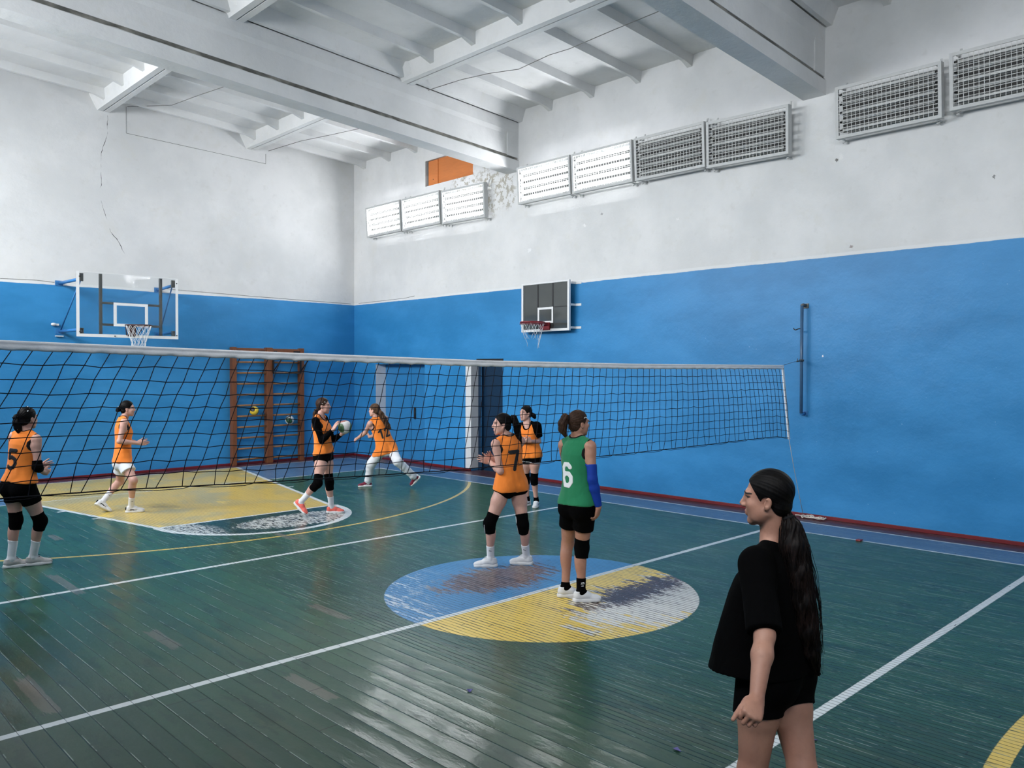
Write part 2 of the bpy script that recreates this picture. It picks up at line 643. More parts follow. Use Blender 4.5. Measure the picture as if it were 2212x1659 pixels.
    tilt = (u - 0.5) * (hsh - 0.5) * (0.004 - nar * 0.0028)
    groove = ds.step(0.005, 0.0) * -0.0025
    rel = noise(vec(x * 2.5, y * 1.1, z), 2.4, 4.0, 0.55) * 0.006
    h = cup + tilt + groove + rel + streak2 * 0.0006 + rag * 0.0007 * (1.0 - nar)
    n_ = bump(b, h, 1.0, 0.75)
    X.nt.links.new(n_.outputs[0], b.inputs['Coat Normal'])
    return m


M_floor = floor_material()

# ------------------------------------------------------------------ room shell
T = 0.35
mb = MB().box(XL - T, XR + T, YF - T, YE + T, -0.2, 0.0)
struct(mb.build('floor', M_floor), 'worn green painted board floor with court markings')


def wall_with_holes(name, mat, plane, a0, a1, z0, z1, holes, thick, lbl):
    """wall in the plane x=const ('x') or y=const ('y'), rectangular holes (a0,a1,z0,z1), solid thickness outwards"""
    ax, pos, sgn = plane
    As = sorted({a0, a1, *[h[0] for h in holes], *[h[1] for h in holes]})
    Zs = sorted({z0, z1, *[h[2] for h in holes], *[h[3] for h in holes]})
    mb = MB()
    for i in range(len(As) - 1):
        for j in range(len(Zs) - 1):
            ca, cz = (As[i] + As[i + 1]) / 2, (Zs[j] + Zs[j + 1]) / 2
            if any(h[0] < ca < h[1] and h[2] < cz < h[3] for h in holes):
                continue
            p0, p1 = (pos, pos + sgn * thick) if sgn > 0 else (pos + sgn * thick, pos)
            if ax == 'x':
                mb.box(p0, p1, As[i], As[i + 1], Zs[j], Zs[j + 1])
            else:
                mb.box(As[i], As[i + 1], p0, p1, Zs[j], Zs[j + 1])
    o = mb.build(name, mat)
    bm = bmesh.new()
    bm.from_mesh(o.data)
    bmesh.ops.remove_doubles(bm, verts=bm.verts, dist=1e-5)
    bm.verts.index_update()
    seen = {}
    for f in bm.faces:
        k = tuple(sorted(v.index for v in f.verts))
        seen.setdefault(k, []).append(f)
    kill = [f for fs in seen.values() if len(fs) > 1 for f in fs]
    bmesh.ops.delete(bm, geom=kill, context='FACES_ONLY')
    bmesh.ops.recalc_face_normals(bm, faces=bm.faces)
    bm.to_mesh(o.data)
    bm.free()
    return struct(o, lbl)


Z_TOP = 8.2
DOOR_A = (14.28, 16.18, 0.0, 2.26)      # wide recessed blue door
DOOR_B = (11.75, 12.71, 0.0, 2.32)      # narrow dark doorway
HOLE = (12.66, 14.26, 6.20, 6.76)       # boarded-up opening near the ceiling
wall_with_holes('wall_right', M_wall_right, ('x', XR, 1), YF - T, YE + T, 0.0, Z_TOP, [DOOR_A, DOOR_B, HOLE], T, 'long side wall painted blue below and white above')
wall_with_holes('wall_back', M_wall_end, ('y', YE, 1), XL - T, XR, 0.0, Z_TOP, [], T, 'end wall painted blue below and cracked white plaster above')
ADDED_WIN = [(y0, y0 + 2.4, 4.6, 6.6) for y0 in (-5.6, -2.4, 1.0, 7.0, 10.2, 13.3)]  # added window openings, unseen, placed for the light they let in
wall_with_holes('wall_left', M_wall_other, ('x', XL, -1), YF - T, YE, 0.0, Z_TOP, ADDED_WIN, T, 'side wall behind the camera')
wall_with_holes('wall_front', M_wall_other, ('y', YF, -1), XL, XR, 0.0, Z_TOP, [], T, 'end wall behind the camera')

# windows added to the unseen wall to light the hall
M_glass, bb_ = new_mat('window_glass')
put(bb_, 'Base Color', (0.95, 0.97, 1.0))
put(bb_, 'Roughness', 0.02)
put(bb_, 'Transmission Weight', 1.0)
put(bb_, 'IOR', 1.05)
for n, (y0, y1, z0, z1) in enumerate(ADDED_WIN):
    fr = MB()
    x0, x1 = XL - 0.22, XL - 0.14
    for (a, c) in ((y0, y0 + .07), (y1 - .07, y1), ((y0 + y1) / 2 - .035, (y0 + y1) / 2 + .035)):
        fr.box(x0, x1, a, c, z0, z1)
    for (a, c) in ((z0, z0 + .07), (z1 - .07, z1)):
        fr.box(x0 + .002, x1 - .002, y0, y1, a, c)
    w = struct(fr.build('window_%d' % (n + 1), M_whitepaint), 'added high window in the unseen wall, there to light the hall')

# ceiling: ribbed slabs between the girders
BEAMS = [-7.05, -0.88, 5.29, 11.46, 17.6]
dk = MB()
xa, xb = XL - T, XR + T
dk.hexa([(xa, YF - T, deck_z(xa)), (xb, YF - T, deck_z(xb)), (xb, YE + T, deck_z(xb)), (xa, YE + T, deck_z(xa)),
         (xa, YF - T, deck_z(xa) + .2), (xb, YF - T, deck_z(xb) + .2), (xb, YE + T, deck_z(xb) + .2), (xa, YE + T, deck_z(xa) + .2)])
RIBX = [8.48, 5.39, 2.30, -0.79]
edges = [XR + 0.02, 8.6, 8.36, 5.5, 5.28, 2.42, 2.18, XL]
for a, c in zip(BEAMS[:-1], BEAMS[1:]):
    n = 5
    for k in range(n):
        yy = a + 0.1 + (c - a) * (k + 0.86 if a > 11 else k + 0.83) / (n + 1.02) + 0.12
        for e0, e1 in ((edges[0], edges[1]), (edges[2], edges[3]), (edges[4], edges[5]), (edges[6], edges[7])):
            def sec(x, dz, hw):
                z = deck_z(x)
                return [(x, yy - hw - .03, z), (x, yy + hw + .03, z), (x, yy + hw, z - dz), (x, yy - hw, z - dz)]
            L = e0 - e1
            secs = [sec(e1, .19, .05), sec(e1 + .22, .135, .032), sec(e0 - .22, .135, .032), sec(e0, .19, .05)]
            vs = [q for s_ in secs for q in s_]
            fs = []
            for s_ in range(3):
                o_ = s_ * 4
                for j in range(4):
                    fs.append((o_ + j, o_ + (j + 1) % 4, o_ + 4 + (j + 1) % 4, o_ + 4 + j))
            dk.add(vs, fs)
for a, c in zip(BEAMS[:-1], BEAMS[1:]):
    for e0, e1 in ((edges[0], edges[1]), (edges[2], edges[3]), (edges[4], edges[5]), (edges[6], edges[7])):
        for yb_, sg in ((a, 1), (c, -1)):
            if yb_ > YE:
                continue
            q = lambda x: [(x, yb_ + sg * .165, deck_z(x)), (x, yb_ + sg * .34, deck_z(x)), (x, yb_ + sg * .25, deck_z(x) - .225), (x, yb_ + sg * .175, deck_z(x) - .225)]
            vs = q(e1) + q(e0)
            dk.add(vs, [(0, 1, 2, 3), (4, 5, 6, 7)] + [(j, (j + 1) % 4, 4 + (j + 1) % 4, 4 + j) for j in range(4)])
struct(dk.build('ceiling', M_conc), 'white ribbed concrete ceiling slabs')

for n, rx in enumerate(RIBX):
    for a, c in zip(BEAMS[:-1], BEAMS[1:]):
        if c < 0 or c < 6 and rx < 3:
            continue
        r = MB()
        zt = deck_z(rx) + .01
        zb = deck_z(rx) - .28
        y0, y1 = a + .02, min(c - .02, YE + .02)
        for s_ in (-1, 1):
            xi, xo = rx + s_ * .012, rx + s_ * .115
            prof = [(xi, zb), (xo, zb), (xo + s_ * .035, zt), (xi, zt)]
            r.prism(prof, 'y', y0, y1)
            # haunch where the rib meets the girder
            for ye, sg in ((y0, 1), (y1, -1)):
                vs = [(xo, ye, zb), (xo + s_ * .15, ye, zt), (xo + s_ * .15, ye + sg * .16, zt), (xo, ye + sg * .45, zb + .06), (xo, ye + sg * .45, zt)]
                r.add(vs, [(0, 1, 2, 3), (0, 3, 4), (3, 2, 4), (0, 4, 1), (1, 4, 2)])
        struct(r.build('ceiling_rib', M_conc), 'double edge rib of the ceiling slabs running between two girders')

for yb in BEAMS[1:4]:
    g = MB()
    hw = 0.17
    of = lambda x: (0, 0, SL * (XR - x))
    x0, x1 = XL - .02, XR + .02
    g.prism([(yb - hw, 6.02), (yb + hw, 6.02), (yb + hw, 6.22), (yb - hw, 6.22)], 'x', x0, x1, of)          # bottom flange
    g.prism([(yb - hw, 6.22), (yb + hw, 6.22), (yb + .115, 6.30), (yb - .115, 6.30)], 'x', x0, x1, of)        # sloped shoulder
    g.prism([(yb - .128, 6.30), (yb + .128, 6.30), (yb + .128, 6.72), (yb - .128, 6.72)], 'x', x0, x1, of)    # web
    g.prism([(yb - .128, 6.68), (yb + .128, 6.68), (yb + .15, 6.76), (yb + .15, 6.97), (yb - .15, 6.97), (yb - .15, 6.76)], 'x', x0, x1, of)
    g.prism([(yb - .147, 6.28), (yb + .147, 6.28), (yb + .147, 6.82), (yb - .147, 6.82)], 'x', XR - .30, XR + .02, of)   # end block
    go = struct(g.build('ceiling_girder', M_conc), 'deep white concrete girder crossing the hall')
    j = MB()
    xs_ = np.linspace(x0, XR - .04, 90)
    pts = []
    for s_ in (-1, 1):
        vs, fs = [], []
        for q, xx in enumerate(xs_):
            w0 = .012 + .010 * math.sin(xx * 3.1 + yb) + .008 * math.sin(xx * 11.3) + .006 * math.sin(xx * 23.)
            zc = 6.262 + SL * (XR - xx)
            for dy, dz in ((hw - .021 + .003, -.03 - w0), (.115 + .008, .036 + w0 * .4)):
                vs.append((xx, yb + s_ * dy, zc + dz))
        # keep the stain strip lying on the sloped shoulder
        vs2 = []
        for q, v_ in enumerate(vs):
            zc = 6.22 + SL * (XR - v_[0])
            t = (v_[2] - zc) / .08
            t = min(max(t, 0.05), .98)
            vs2.append((v_[0], yb + s_ * (hw + (.115 - hw) * t + .002), zc + t * .08 + .002))
        for q in range(len(xs_) - 1):
            fs.append((2 * q, 2 * q + 1, 2 * q + 3, 2 * q + 2))
        j.add(vs2, fs)
    j.build('grimy_joint', M_joint, go)

# skirting
for nm, bx in (('baseboard_right', None), ('baseboard_back', (XL, XR - .001, YE - .022, YE, 0.0, .048))):
    mb = MB()
    if bx is None:
        for a, c in ((YF, DOOR_B[0]), (DOOR_B[1], DOOR_A[0]), (DOOR_A[1], YE - .022)):
            mb.box(XR - .022, XR, a, c, 0.0, .048)
    else:
        mb.box(*bx)
    struct(mb.build(nm, M_skirt, bevel=.004), 'dark red skirting board')

# recessed doors in the right wall
dr = MB()
y0, y1, z0, z1 = DOOR_A
dr.box(XR + .29, XR + .33, y0, y1, 0.0, z1)
d = struct(dr.build('door_1', M_doorblue), 'wide blue door set back in the side wall')
MB().box(XR + .005, XR + .29, y1 - .006, y1 - .001, .02, z1 - .001).build('white_reveal', M_whitepaint, d)
k = MB()
k.box(XR + .284, XR + .288, 15.15, 15.156, .02, z1 - .05)
k.build('door_gap', M_black, d)
k = MB()
k.tube([(XR + .275, 15.0, 1.20), (XR + .275, 15.0, 1.20 - .17)], .012)
k.box(XR + .268, XR + .29, 14.97, 15.03, .98, 1.24)
k.build('door_handle', M_black, d)
k = MB().box(XR + .02, XR + .28, y0 + .001, y1 - .001, 0.0, .03)
k.build('door_sill', M_skirt, d)
dr = MB()
y0, y1, z0, z1 = DOOR_B
dr.box(XR + .27, XR + .32, y0, y1 - .1, 0.0, z1)  # navy panel stands in for the dark room behind the open doorway
d = struct(dr.build('door_2', M_navy), 'narrow doorway in the side wall, its dark inside painted navy')
MB().box(XR + .002, XR + .2, y1 - .003, y1 + .003, .05, z1).box(XR - .006, XR + .004, y1 - .001, y1 + .17, .05, z1 - .1).build('white_reveal', M_whitepaint, d)
k = MB().box(XR + .2, XR + .29, y1 - .1, y1 - .003, 0.0, z1).box(XR + .2, XR + .29, y0, y1, z1 - .08, z1)
k.build('door_frame', M_navy, d)
k = MB().box(XR - .015, XR + .26, y0 - .02, y1 - .18, z1 - .012, z1 + .03)
k.build('dark_lintel', M_black, d)
k = MB().box(XR + .2, XR + .205, y1 - .105, y1 - .1, .05, z1 - .1)
k.build('edge_strip', M_doorblue, d)

# boarded opening
y0, y1, z0, z1 = HOLE
op = struct(MB().box(XR + .16, XR + .2, y0, y1, z0, z1).build('window_7', simple('rubble_dark', (0.05, 0.045, 0.04), 0.95, 0.4, 10.0)), 'old boarded-up opening high in the side wall')
MB().box(XR + .05, XR + .07, y0 + .0, 13.88, z0 + .0, z1).box(XR + .035, XR + .05, 13.86, 14.19, z0, z1 - .01).build('orange_board', M_orange_board, op, bevel=.004)
MB().tube([(XR + .034, 14.02, 6.33), (XR + .03, 14.02, 6.33)], .012).build('bolt', M_black, op)
# ------------------------------------------------------------------ fluorescent lamp banks
M_lampframe = simple('lamp_frame_paint', (0.52, 0.53, 0.53), 0.5, 0.1, 8.0)
M_guard = simple('guard_wire', (0.60, 0.61, 0.60), 0.45, 0.08)
M_refl = simple('lamp_reflector', (0.42, 0.43, 0.43), 0.5, 0.12, 9.0)
M_gap = simple('lamp_gap_shade', (0.03, 0.03, 0.03), 0.6, 0.2)  # near-black colour for the shade between the reflectors
M_tube_off = simple('unlit_tube', (0.66, 0.67, 0.66), 0.2, 0.04)
M_socket = simple('black_socket', (0.015, 0.015, 0.015), 0.4, 0.2)
m, b = new_mat('lit_tube')
put(b, 'Base Color', (0.9, 0.9, 0.9))
put(b, 'Emission Color', (0.97, 0.985, 1.0))
put(b, 'Emission Strength', 46.0)
M_tube_on = m


def lamp_bank(lit, label, L=1.35, H=0.70):
    t = empty('fluorescent_lamp_bank', (0, 0, 0), label, 'lamp', 'wall lamp banks')
    D0, D1 = 0.0, 0.10                       # back and front of the case (local y, out from the wall)
    f = MB()
    w = 0.042
    for (x0, x1) in ((0, w), (L - w, L)):
        f.box(x0, x1, D1 - .012, D1 + .006, 0, H)
    for (z0, z1) in ((0, w), (H - w, H)):
        f.box(w, L - w, D1 - .012, D1 + .004, z0, z1)
    f.box(0, .012, D0, D1 - .012, 0, H).box(L - .012, L, D0, D1 - .012, 0, H)
    f.box(.012, L - .012, D0 + .01, D1 - .012, 0, .008).box(.012, L - .012, D0 + .01, D1 - .012, H - .008, H)
    f.build('case', M_lampframe, t)
    g = MB()
    for k in range(1, 22):
        x = w + (L - 2 * w) * k / 22
        g.box(x - .003, x + .003, D1 - .006, D1 - .002, w, H - w)
    for k in range(1, 13):
        z = w + (H - 2 * w) * k / 13
        g.box(w, L - w, D1 - .002, D1 + .002, z - .003, z + .003)
    g.build('wire_guard', M_guard, t)
    pitch = (H - .10) / 5
    for k in range(5):
        z = .05 + pitch * (k + .5)
        r = MB()
        hw = pitch * .27
        vs, fs = [], []
        for xx in (.06, L - .06):
            for (dy, dz) in ((.045, -hw), (.02, -hw * .55), (.02, hw * .55), (.045, hw), (.042, hw), (.012, hw * .5), (.012, -hw * .5), (.042, -hw)):
                vs.append((xx, D0 + dy, z + dz))
        for q in range(8):
            fs.append((q, (q + 1) % 8, 8 + (q + 1) % 8, 8 + q))
        fs += [tuple(range(8)), tuple(range(8, 16))]
        r.add(vs, fs)
        r.build('reflector', M_refl, t)
        tb = MB()
        tb.tube([(.085, D0 + .052, z), (L - .085, D0 + .052, z)], .0165, 8)
        tube = tb.build('tube', M_tube_on if lit else M_tube_off, t)
        s = MB()
        for xx in ((.045, .085), (L - .085, L - .045)):
            s.tube([(xx[0], D0 + .052, z), (xx[1], D0 + .052, z)], .019, 8)
        s.build('socket', M_socket, tube)
    bk = MB()  # dark bars that paint the shade in the gaps between reflectors
    for k in range(4):
        z = .05 + pitch * (k + 1)
        bk.box(.10, L - .06, D0 + .004, D0 + .01, z - pitch * .235, z + pitch * .235)
    bk.build('gap_shade', M_gap, t)
    for xx in (.07, L - .07):
        br = MB()
        br.box(xx - .015, xx + .015, -.125, D0 + .03, -.012, 0).box(xx - .015, xx + .015, -.125, -.119, -.05, -.012)
        br.box(xx - .012, xx + .012, -.07, D0 + .03, H - .03, H - .018)
        br.hexa([(xx - .012, -.08, H - .03), (xx + .012, -.08, H - .03), (xx + .012, -.066, H - .03), (xx - .012, -.066, H - .03),
                 (xx - .012, -.135, H + .09), (xx + .012, -.135, H + .09), (xx + .012, -.12, H + .09), (xx - .012, -.12, H + .09)])
        br.tube([(xx, -.05, -.02), (xx + .03, -.05, -.03), (xx + .04, -.07, -.03)], .012, 6)
        br.build('bracket', M_lampframe, t)
    return t


LAMPS = [  # near end y, bottom z, far-end rise, lit, label
    (14.84, 5.27, 0.0, True, 'lit lamp bank behind a wire guard, farthest one, beside the hall corner'),
    (13.44, 5.26, 0.0, True, 'lit lamp bank, middle one of the three under the orange board'),
    (12.03, 5.20, 0.02, True, 'lit lamp bank right under the orange board, at the peeling plaster'),
    (9.73, 5.31, 0.0, True, 'lit lamp bank just right of where the far ceiling girder meets the side wall'),
    (8.34, 5.30, 0.0, True, 'glowing lamp bank between another lit bank and the dark unlit ones'),
    (6.94, 5.30, 0.0, False, 'unlit caged lamp bank directly beside the last glowing one'),
    (5.56, 5.24, 0.02, False, 'unlit caged lamp bank just left of the near girder end'),
    (3.52, 5.30, 0.0, False, 'unlit caged lamp bank just right of the near girder end'),
    (2.08, 5.36, 0.0, False, 'unlit caged lamp bank cut off by the right edge of the photo'),
    (0.62, 5.32, 0.0, True, 'lit lamp bank on the side wall past the right edge of the photo'),
    (-0.80, 5.32, 0.0, True, 'lit lamp bank on the side wall nearest to the camera end'),
]
protos = {}
for (yn, zb, rise, lit, lab) in LAMPS:
    if lit not in protos:
        protos[lit] = lamp_bank(lit, lab)
        o = protos[lit]
    else:
        o = copy_tree(protos[lit])
    o['label'] = lab
    # local x -> world +y, local y -> world -x ; leaning out slightly at the top
    mr = Matrix.Rotation(math.radians(90), 4, 'Z') @ Matrix.Rotation(math.radians(-3.5), 4, 'X') @ Matrix.Rotation(-rise, 4, 'Y')
    o.matrix_world = Matrix.Translation((XR - .135, yn, zb)) @ mr

# ------------------------------------------------------------------ basketball hoops
M_boardpaint = simple('white_board_paint', (0.80, 0.81, 0.82), 0.4, 0.06)
M_bracket = simple('bracket_grey', (0.13, 0.135, 0.13), 0.5, 0.15)
M_pipeblue = simple('pipe_blue', srgb(52, 118, 178), 0.4, 0.12)
M_rimdark = simple('rim_dark_red', srgb(62, 30, 28), 0.45, 0.2)
M_rimred = simple('rim_red', srgb(128, 26, 34), 0.4, 0.15)
M_string = simple('net_string_white', (0.70, 0.72, 0.74), 0.8, 0.08)
m, b = new_mat('clear_acrylic')
put(b, 'Base Color', (0.93, 0.95, 0.96))
put(b, 'Roughness', 0.03)
put(b, 'IOR', 1.35)
put(b, 'Transmission Weight', 1.0)
bump(b, noise(objcoord(), 2.2, 2.0) * 0.006, 1.0, 0.6)
M_acryl = m
m, b = new_mat('smoked_acrylic')
pp = objcoord()
put(b, 'Base Color', mixc(noise(pp, 2.0, 2.0), (0.045, 0.055, 0.055), (0.075, 0.08, 0.078)))
put(b, 'Roughness', 0.06)
put(b, 'Specular IOR Level', 0.8)
bump(b, noise(pp, 1.6, 2.0) * 0.004, 1.0, 0.5)
M_smoked = m


def hoop_net(rc, r0, h, n=12, rows=5, jag=0.0, gap=0):
    mb = MB()
    rnd = random.Random(3)
    for s_ in (-1, 1):
        for k in range(n):
            pts = []
            rr = rows - (rnd.randint(0, 2) if jag else 0)
            for j in range(rr * 2 + 1):
                t = j / (rows * 2)
                a = 2 * PI * (k + s_ * j * .25) / n
                r = r0 * (1 - .45 * min(1, t * 1.3)) + (jag * .4 * (rnd.random() - .5) if j else 0)
                pts.append((rc[0] + r * math.cos(a), rc[1] + r * math.sin(a), rc[2] - h * t - jag * t * (rnd.random())))
            mb.tube(pts, .0034, 5)
    return mb


# hoop on arms at the end wall
YB = 15.93
t = empty('basketball_hoop', (5.46, YE, 2.7), 'clear basketball backboard on blue pipe arms at the end wall', 'basketball hoop')
P0 = (5.46, YE, 2.7)


def rel(mb, name, mat, par, base, **kw):
    mb.v = [(x - base[0], y - base[1], z - base[2]) for x, y, z in mb.v]
    return mb.build(name, mat, par, **kw)


bx0, bx1, bz0, bz1 = 4.545, 6.375, 2.71, 3.895
rel(MB().box(bx0, bx1, YB, YB + .012, bz0, bz1), 'backboard', M_acryl, t, P0)
fr = MB()
fy0, fy1 = YB - .004, YB - .001
fr.box(bx0, bx0 + .052, fy0, fy1, bz0, bz1).box(bx1 - .05, bx1, fy0, fy1, bz0, bz1).box(bx0 + .052, bx1 - .05, fy0, fy1, bz0, bz0 + .055)
fr.box(bx0 + .052, bx1 - .05, fy0, fy1, bz1 - .008, bz1)
rel(fr, 'white_border', M_boardpaint, t, P0)
sq = MB()
sx0, sx1, sz0, sz1 = 5.18, 5.80, 2.92, 3.36
sq.box(sx0, sx0 + .055, fy0, fy1, sz0, sz1).box(sx1 - .055, sx1, fy0, fy1, sz0, sz1).box(sx0 + .055, sx1 - .055, fy0, fy1, sz0, sz0 + .05).box(sx0 + .055, sx1 - .055, fy0, fy1, sz1 - .05, sz1)
rel(sq, 'target_square', M_boardpaint, t, P0)
bk = MB()
yb0, yb1 = YB + .014, YB + .06
for xx in (4.965, 6.05):
    bk.box(xx - .025, xx + .025, yb0, yb1, bz0 + .06, bz1 - .02)
for zz in (2.945, 3.345):
    bk.box(4.99, 6.025, yb0 + .003, yb1, zz - .02, zz + .02)
for xx in (4.64, 6.29):
    for zz in (2.80, 3.79):
        bk.box(xx - .03, xx + .03, yb0, yb1, zz - .07, zz + .07)
rel(bk, 'support_frame', simple('support_frame_grey', (0.16, 0.165, 0.16), 0.5, 0.1), t, P0)
for xx, wx in ((4.64, 4.58), (6.29, 6.42)):
    for zz in (2.84, 3.76):
        a = MB()
        a.tube([(xx, yb1, zz), (wx, YE - .012, zz)], .03, 10)
        a.box(wx - .07, wx + .07, YE - .014, YE - .001, zz - .05, zz + .05)
        rel(a, 'pipe_arm', M_pipeblue, t, P0)
    d = MB()
    d.tube([(xx, yb1 + .03, 3.73), (wx, YE - .1, 2.87)], .014, 8)
    rel(d, 'brace', M_pipeblue, t, P0)
bo = MB()
for (xx, zz) in ((4.60, 3.80), (4.60, 2.80), (6.345, 3.80), (6.345, 2.78), (5.2, 2.735)):
    bo.tube([(xx, YB - .012, zz), (xx, YB - .004, zz)], .012, 8)
rel(bo, 'bolt', M_black, t, P0)
pl = MB()
pl.box(4.44, 4.56, YE - .06, YE - .015, 2.95, 2.985).box(4.5, 4.64, YE - .05, YE - .015, 2.74, 2.76).sphere((4.47, YE - .05, 2.97), (.05, .035, .03), 10, 6)
rel(pl, 'mounting_plate', M_whitepaint, t, P0)
rc = (5.50, YB - .36, 2.935)
rm = MB()
rm.tube([(rc[0] + .225 * math.cos(2 * PI * k / 32), rc[1] + .225 * math.sin(2 * PI * k / 32), rc[2]) for k in range(32)], .01, 8, closed=True)
rm.box(rc[0] - .075, rc[0] + .075, YB - .02, YB - .008, 2.74, 2.95)
rm.box(rc[0] - .05, rc[0] + .05, rc[1] + .22, YB - .015, rc[2] - .008, rc[2] + .008)
for s_ in (-1, 1):
    rm.tube([(rc[0] + s_ * .10, YB - .02, 2.76), (rc[0] + s_ * .13, YB - .09, 2.84), (rc[0] + s_ * .17, YB - .19, rc[2])], .008, 6)
rel(rm, 'rim', M_rimdark, t, P0)
rel(hoop_net(rc, .22, .42, 12, 4), 'hoop_net', M_string, t, P0)

# hoop on the side wall
XB = 11.04
t = empty('basketball_hoop', (XR, 10.42, 2.86), 'smoked grey backboard with red rim close to the side wall', 'basketball hoop')
P1 = (XR, 10.42, 2.86)
by0, by1, bz0, bz1 = 9.83, 11.02, 2.865, 3.755
rel(MB().box(XB, XB + .02, by0, by1, bz0, bz1), 'backboard', M_smoked, t, P1)
fr = MB()
fx0, fx1 = XB - .022, XB + .025
fr.box(fx0, fx1, by0 - .02, by0 + .025, bz0 - .02, bz1 + .02).box(fx0, fx1, by1 - .025, by1 + .02, bz0 - .02, bz1 + .02)
fr.box(fx0 + .002, fx1 - .002, by0 + .025, by1 - .025, bz0 - .02, bz0 + .028).box(fx0 + .002, fx1 - .002, by0 + .025, by1 - .025, bz1 - .012, bz1 + .02)
rel(fr, 'white_frame', M_boardpaint, t, P1, bevel=.004)
sq = MB()
sy0, sy1, sz0, sz1 = 10.22, 10.62, 3.0, 3.30
qx0, qx1 = XB - .006, XB - .002
sq.box(qx0, qx1, sy0, sy0 + .04, sz0, sz1).box(qx0, qx1, sy1 - .04, sy1, sz0, sz1).box(qx0, qx1, sy0 + .04, sy1 - .04, sz0, sz0 + .04).box(qx0, qx1, sy0 + .04, sy1 - .04, sz1 - .04, sz1)
rel(sq, 'target_square', M_boardpaint, t, P1)
dv = MB()
for yy in (10.23, 10.615):
    dv.box(XB - .003, XB - .001, yy - .018, yy + .018, bz0 + .03, bz1 - .012)
dv.box(XB - .003, XB - .001, by0 + .025, sy0, 3.285, 3.30)
rel(dv, 'divider', M_black, t, P1)
bk = MB()
for zz in (2.90, 3.32, 3.72):
    for (a, c) in ((by0 - .16, by0 - .02), (by1 + .02, by1 + .06)):
        bk.box(XR - .008, XR - .001, a, c, zz - .022, zz + .022)
        ym = c if a < 10 else a
        bk.box(XB + .026, XR - .006, ym - .012 if a < 10 else ym, ym if a < 10 else ym + .012, zz - .02, zz + .02)
rel(bk, 'mounting_bracket', M_whitepaint, t, P1)
rc = (10.67, 10.40, 3.0)
rm = MB()
rm.tube([(rc[0] + .225 * math.cos(2 * PI * k / 32), rc[1] + .225 * math.sin(2 * PI * k / 32), rc[2]) for k in range(32)], .012, 8, closed=True)
rm.tube([(rc[0] + .235 * math.cos(2 * PI * k / 32), rc[1] + .235 * math.sin(2 * PI * k / 32), rc[2] - .03) for k in range(32)], .006, 6, closed=True)
rm.box(XB - .05, XB - .02, rc[1] - .12, rc[1] + .12, 2.87, 3.01)
rm.hexa([(rc[0] + .2, rc[1] - .06, 2.985), (XB - .04, rc[1] - .11, 2.95), (XB - .04, rc[1] + .11, 2.95), (rc[0] + .2, rc[1] + .06, 2.985),
         (rc[0] + .2, rc[1] - .06, 3.008), (XB - .04, rc[1] - .11, 3.008), (XB - .04, rc[1] + .11, 3.008), (rc[0] + .2, rc[1] + .06, 3.008)])
rel(rm, 'rim', M_rimred, t, P1)
rel(hoop_net((rc[0], rc[1], rc[2] - .02), .22, .42, 10, 3, jag=.05), 'hoop_net', M_string, t, P1)

# ------------------------------------------------------------------ wall bars
M_barwood = simple('wall_bar_wood', srgb(122, 72, 40), 0.45, 0.25, 6.0, stretch=(4, 4, 1))
M_rung = simple('rung_wood', srgb(140, 98, 62), 0.4, 0.25, 7.0, stretch=(1, 5, 5))
PB = (8.86, YE, 0)
t = empty('wall_bars', PB, 'brown wooden climbing wall bars of two bays on the end wall', 'wall bars')
for xx, ww in ((8.02, .05), (8.86, .075), (9.68, .05)):
    rel(MB().box(xx - ww, xx + ww, YE - .14, YE - .001, 0, 2.62), 'post', M_barwood, t, PB, bevel=.006)
for (a, c) in ((8.075, 8.78), (8.94, 9.625)):
    rel(MB().box(a, c, YE - .12, YE - .085, 2.44, 2.60), 'top_board', M_barwood, t, PB, bevel=.004)
    for k in range(10):
        z = .12 + .2405 * k
        rel(MB().tube([(a - .02, YE - .10, z), (c + .02, YE - .10, z)], .021, 10), 'rung', M_rung, t, PB)
bl = MB()
for xx in (8.12, 8.62, 8.70, 9.0, 9.5, 9.58):
    bl.box(xx - .035, xx + .035, YE - .145, YE - .12, 2.51, 2.55)
rel(bl, 'iron_clip', M_black, t, PB)
pb = MB()
for xx in (8.93, 9.62):
    pb.box(xx - .012, xx + .012, YE - .19, YE - .14, 2.05, 2.42)
    pb.tube([(xx, YE - .17, 2.08), (xx + .04, YE - .55, 2.42)], .014, 6)
    pb.tube([(xx, YE - .15, 2.42), (xx + .04, YE - .60, 2.44)], .014, 6)
pb.tube([(8.9, YE - .58, 2.44), (9.72, YE - .58, 2.44)], .016, 8)
pb.box(8.93, 9.62, YE - .19, YE - .16, 2.03, 2.05)
rel(pb, 'pull_up_bracket', M_black, t, PB)


# ------------------------------------------------------------------ balls
def ball_mat(name, base, accent, third, th=0.35):
    m, b = new_mat(name)
    p = objcoord()
    x, y, z = sep(p)
    a = x * 44.0 + X.m('SINE', z * 26.0) * 1.3 + X.m('SINE', y * 20.0) * 0.8
    s1 = X.m('SINE', a)
    c = mixc(s1.step(th, th + 0.07), base, accent)
    s2 = (X.m('SINE', y * 24.0 + X.m('SINE', z * 18.0))).step(0.80, 0.86)
    c = mixc(s2, c, third)
    put(b, 'Base Color', c)
    put(b, 'Roughness', 0.45)
    bump(b, (s1.abs().step(0.25, 0.3)) * 0.002 + noise(p, 400.0, 1.0) * 0.0004, 1.0, 0.8)
    return m


def ball(c, mat, label, rot=(0, 0, 0)):
    o = MB().sphere((0, 0, 0), .1, 32, 20).build('volleyball', mat)
    o.location = c
    o.rotation_euler = rot
    return tag(o, label, 'ball', 'volleyballs')


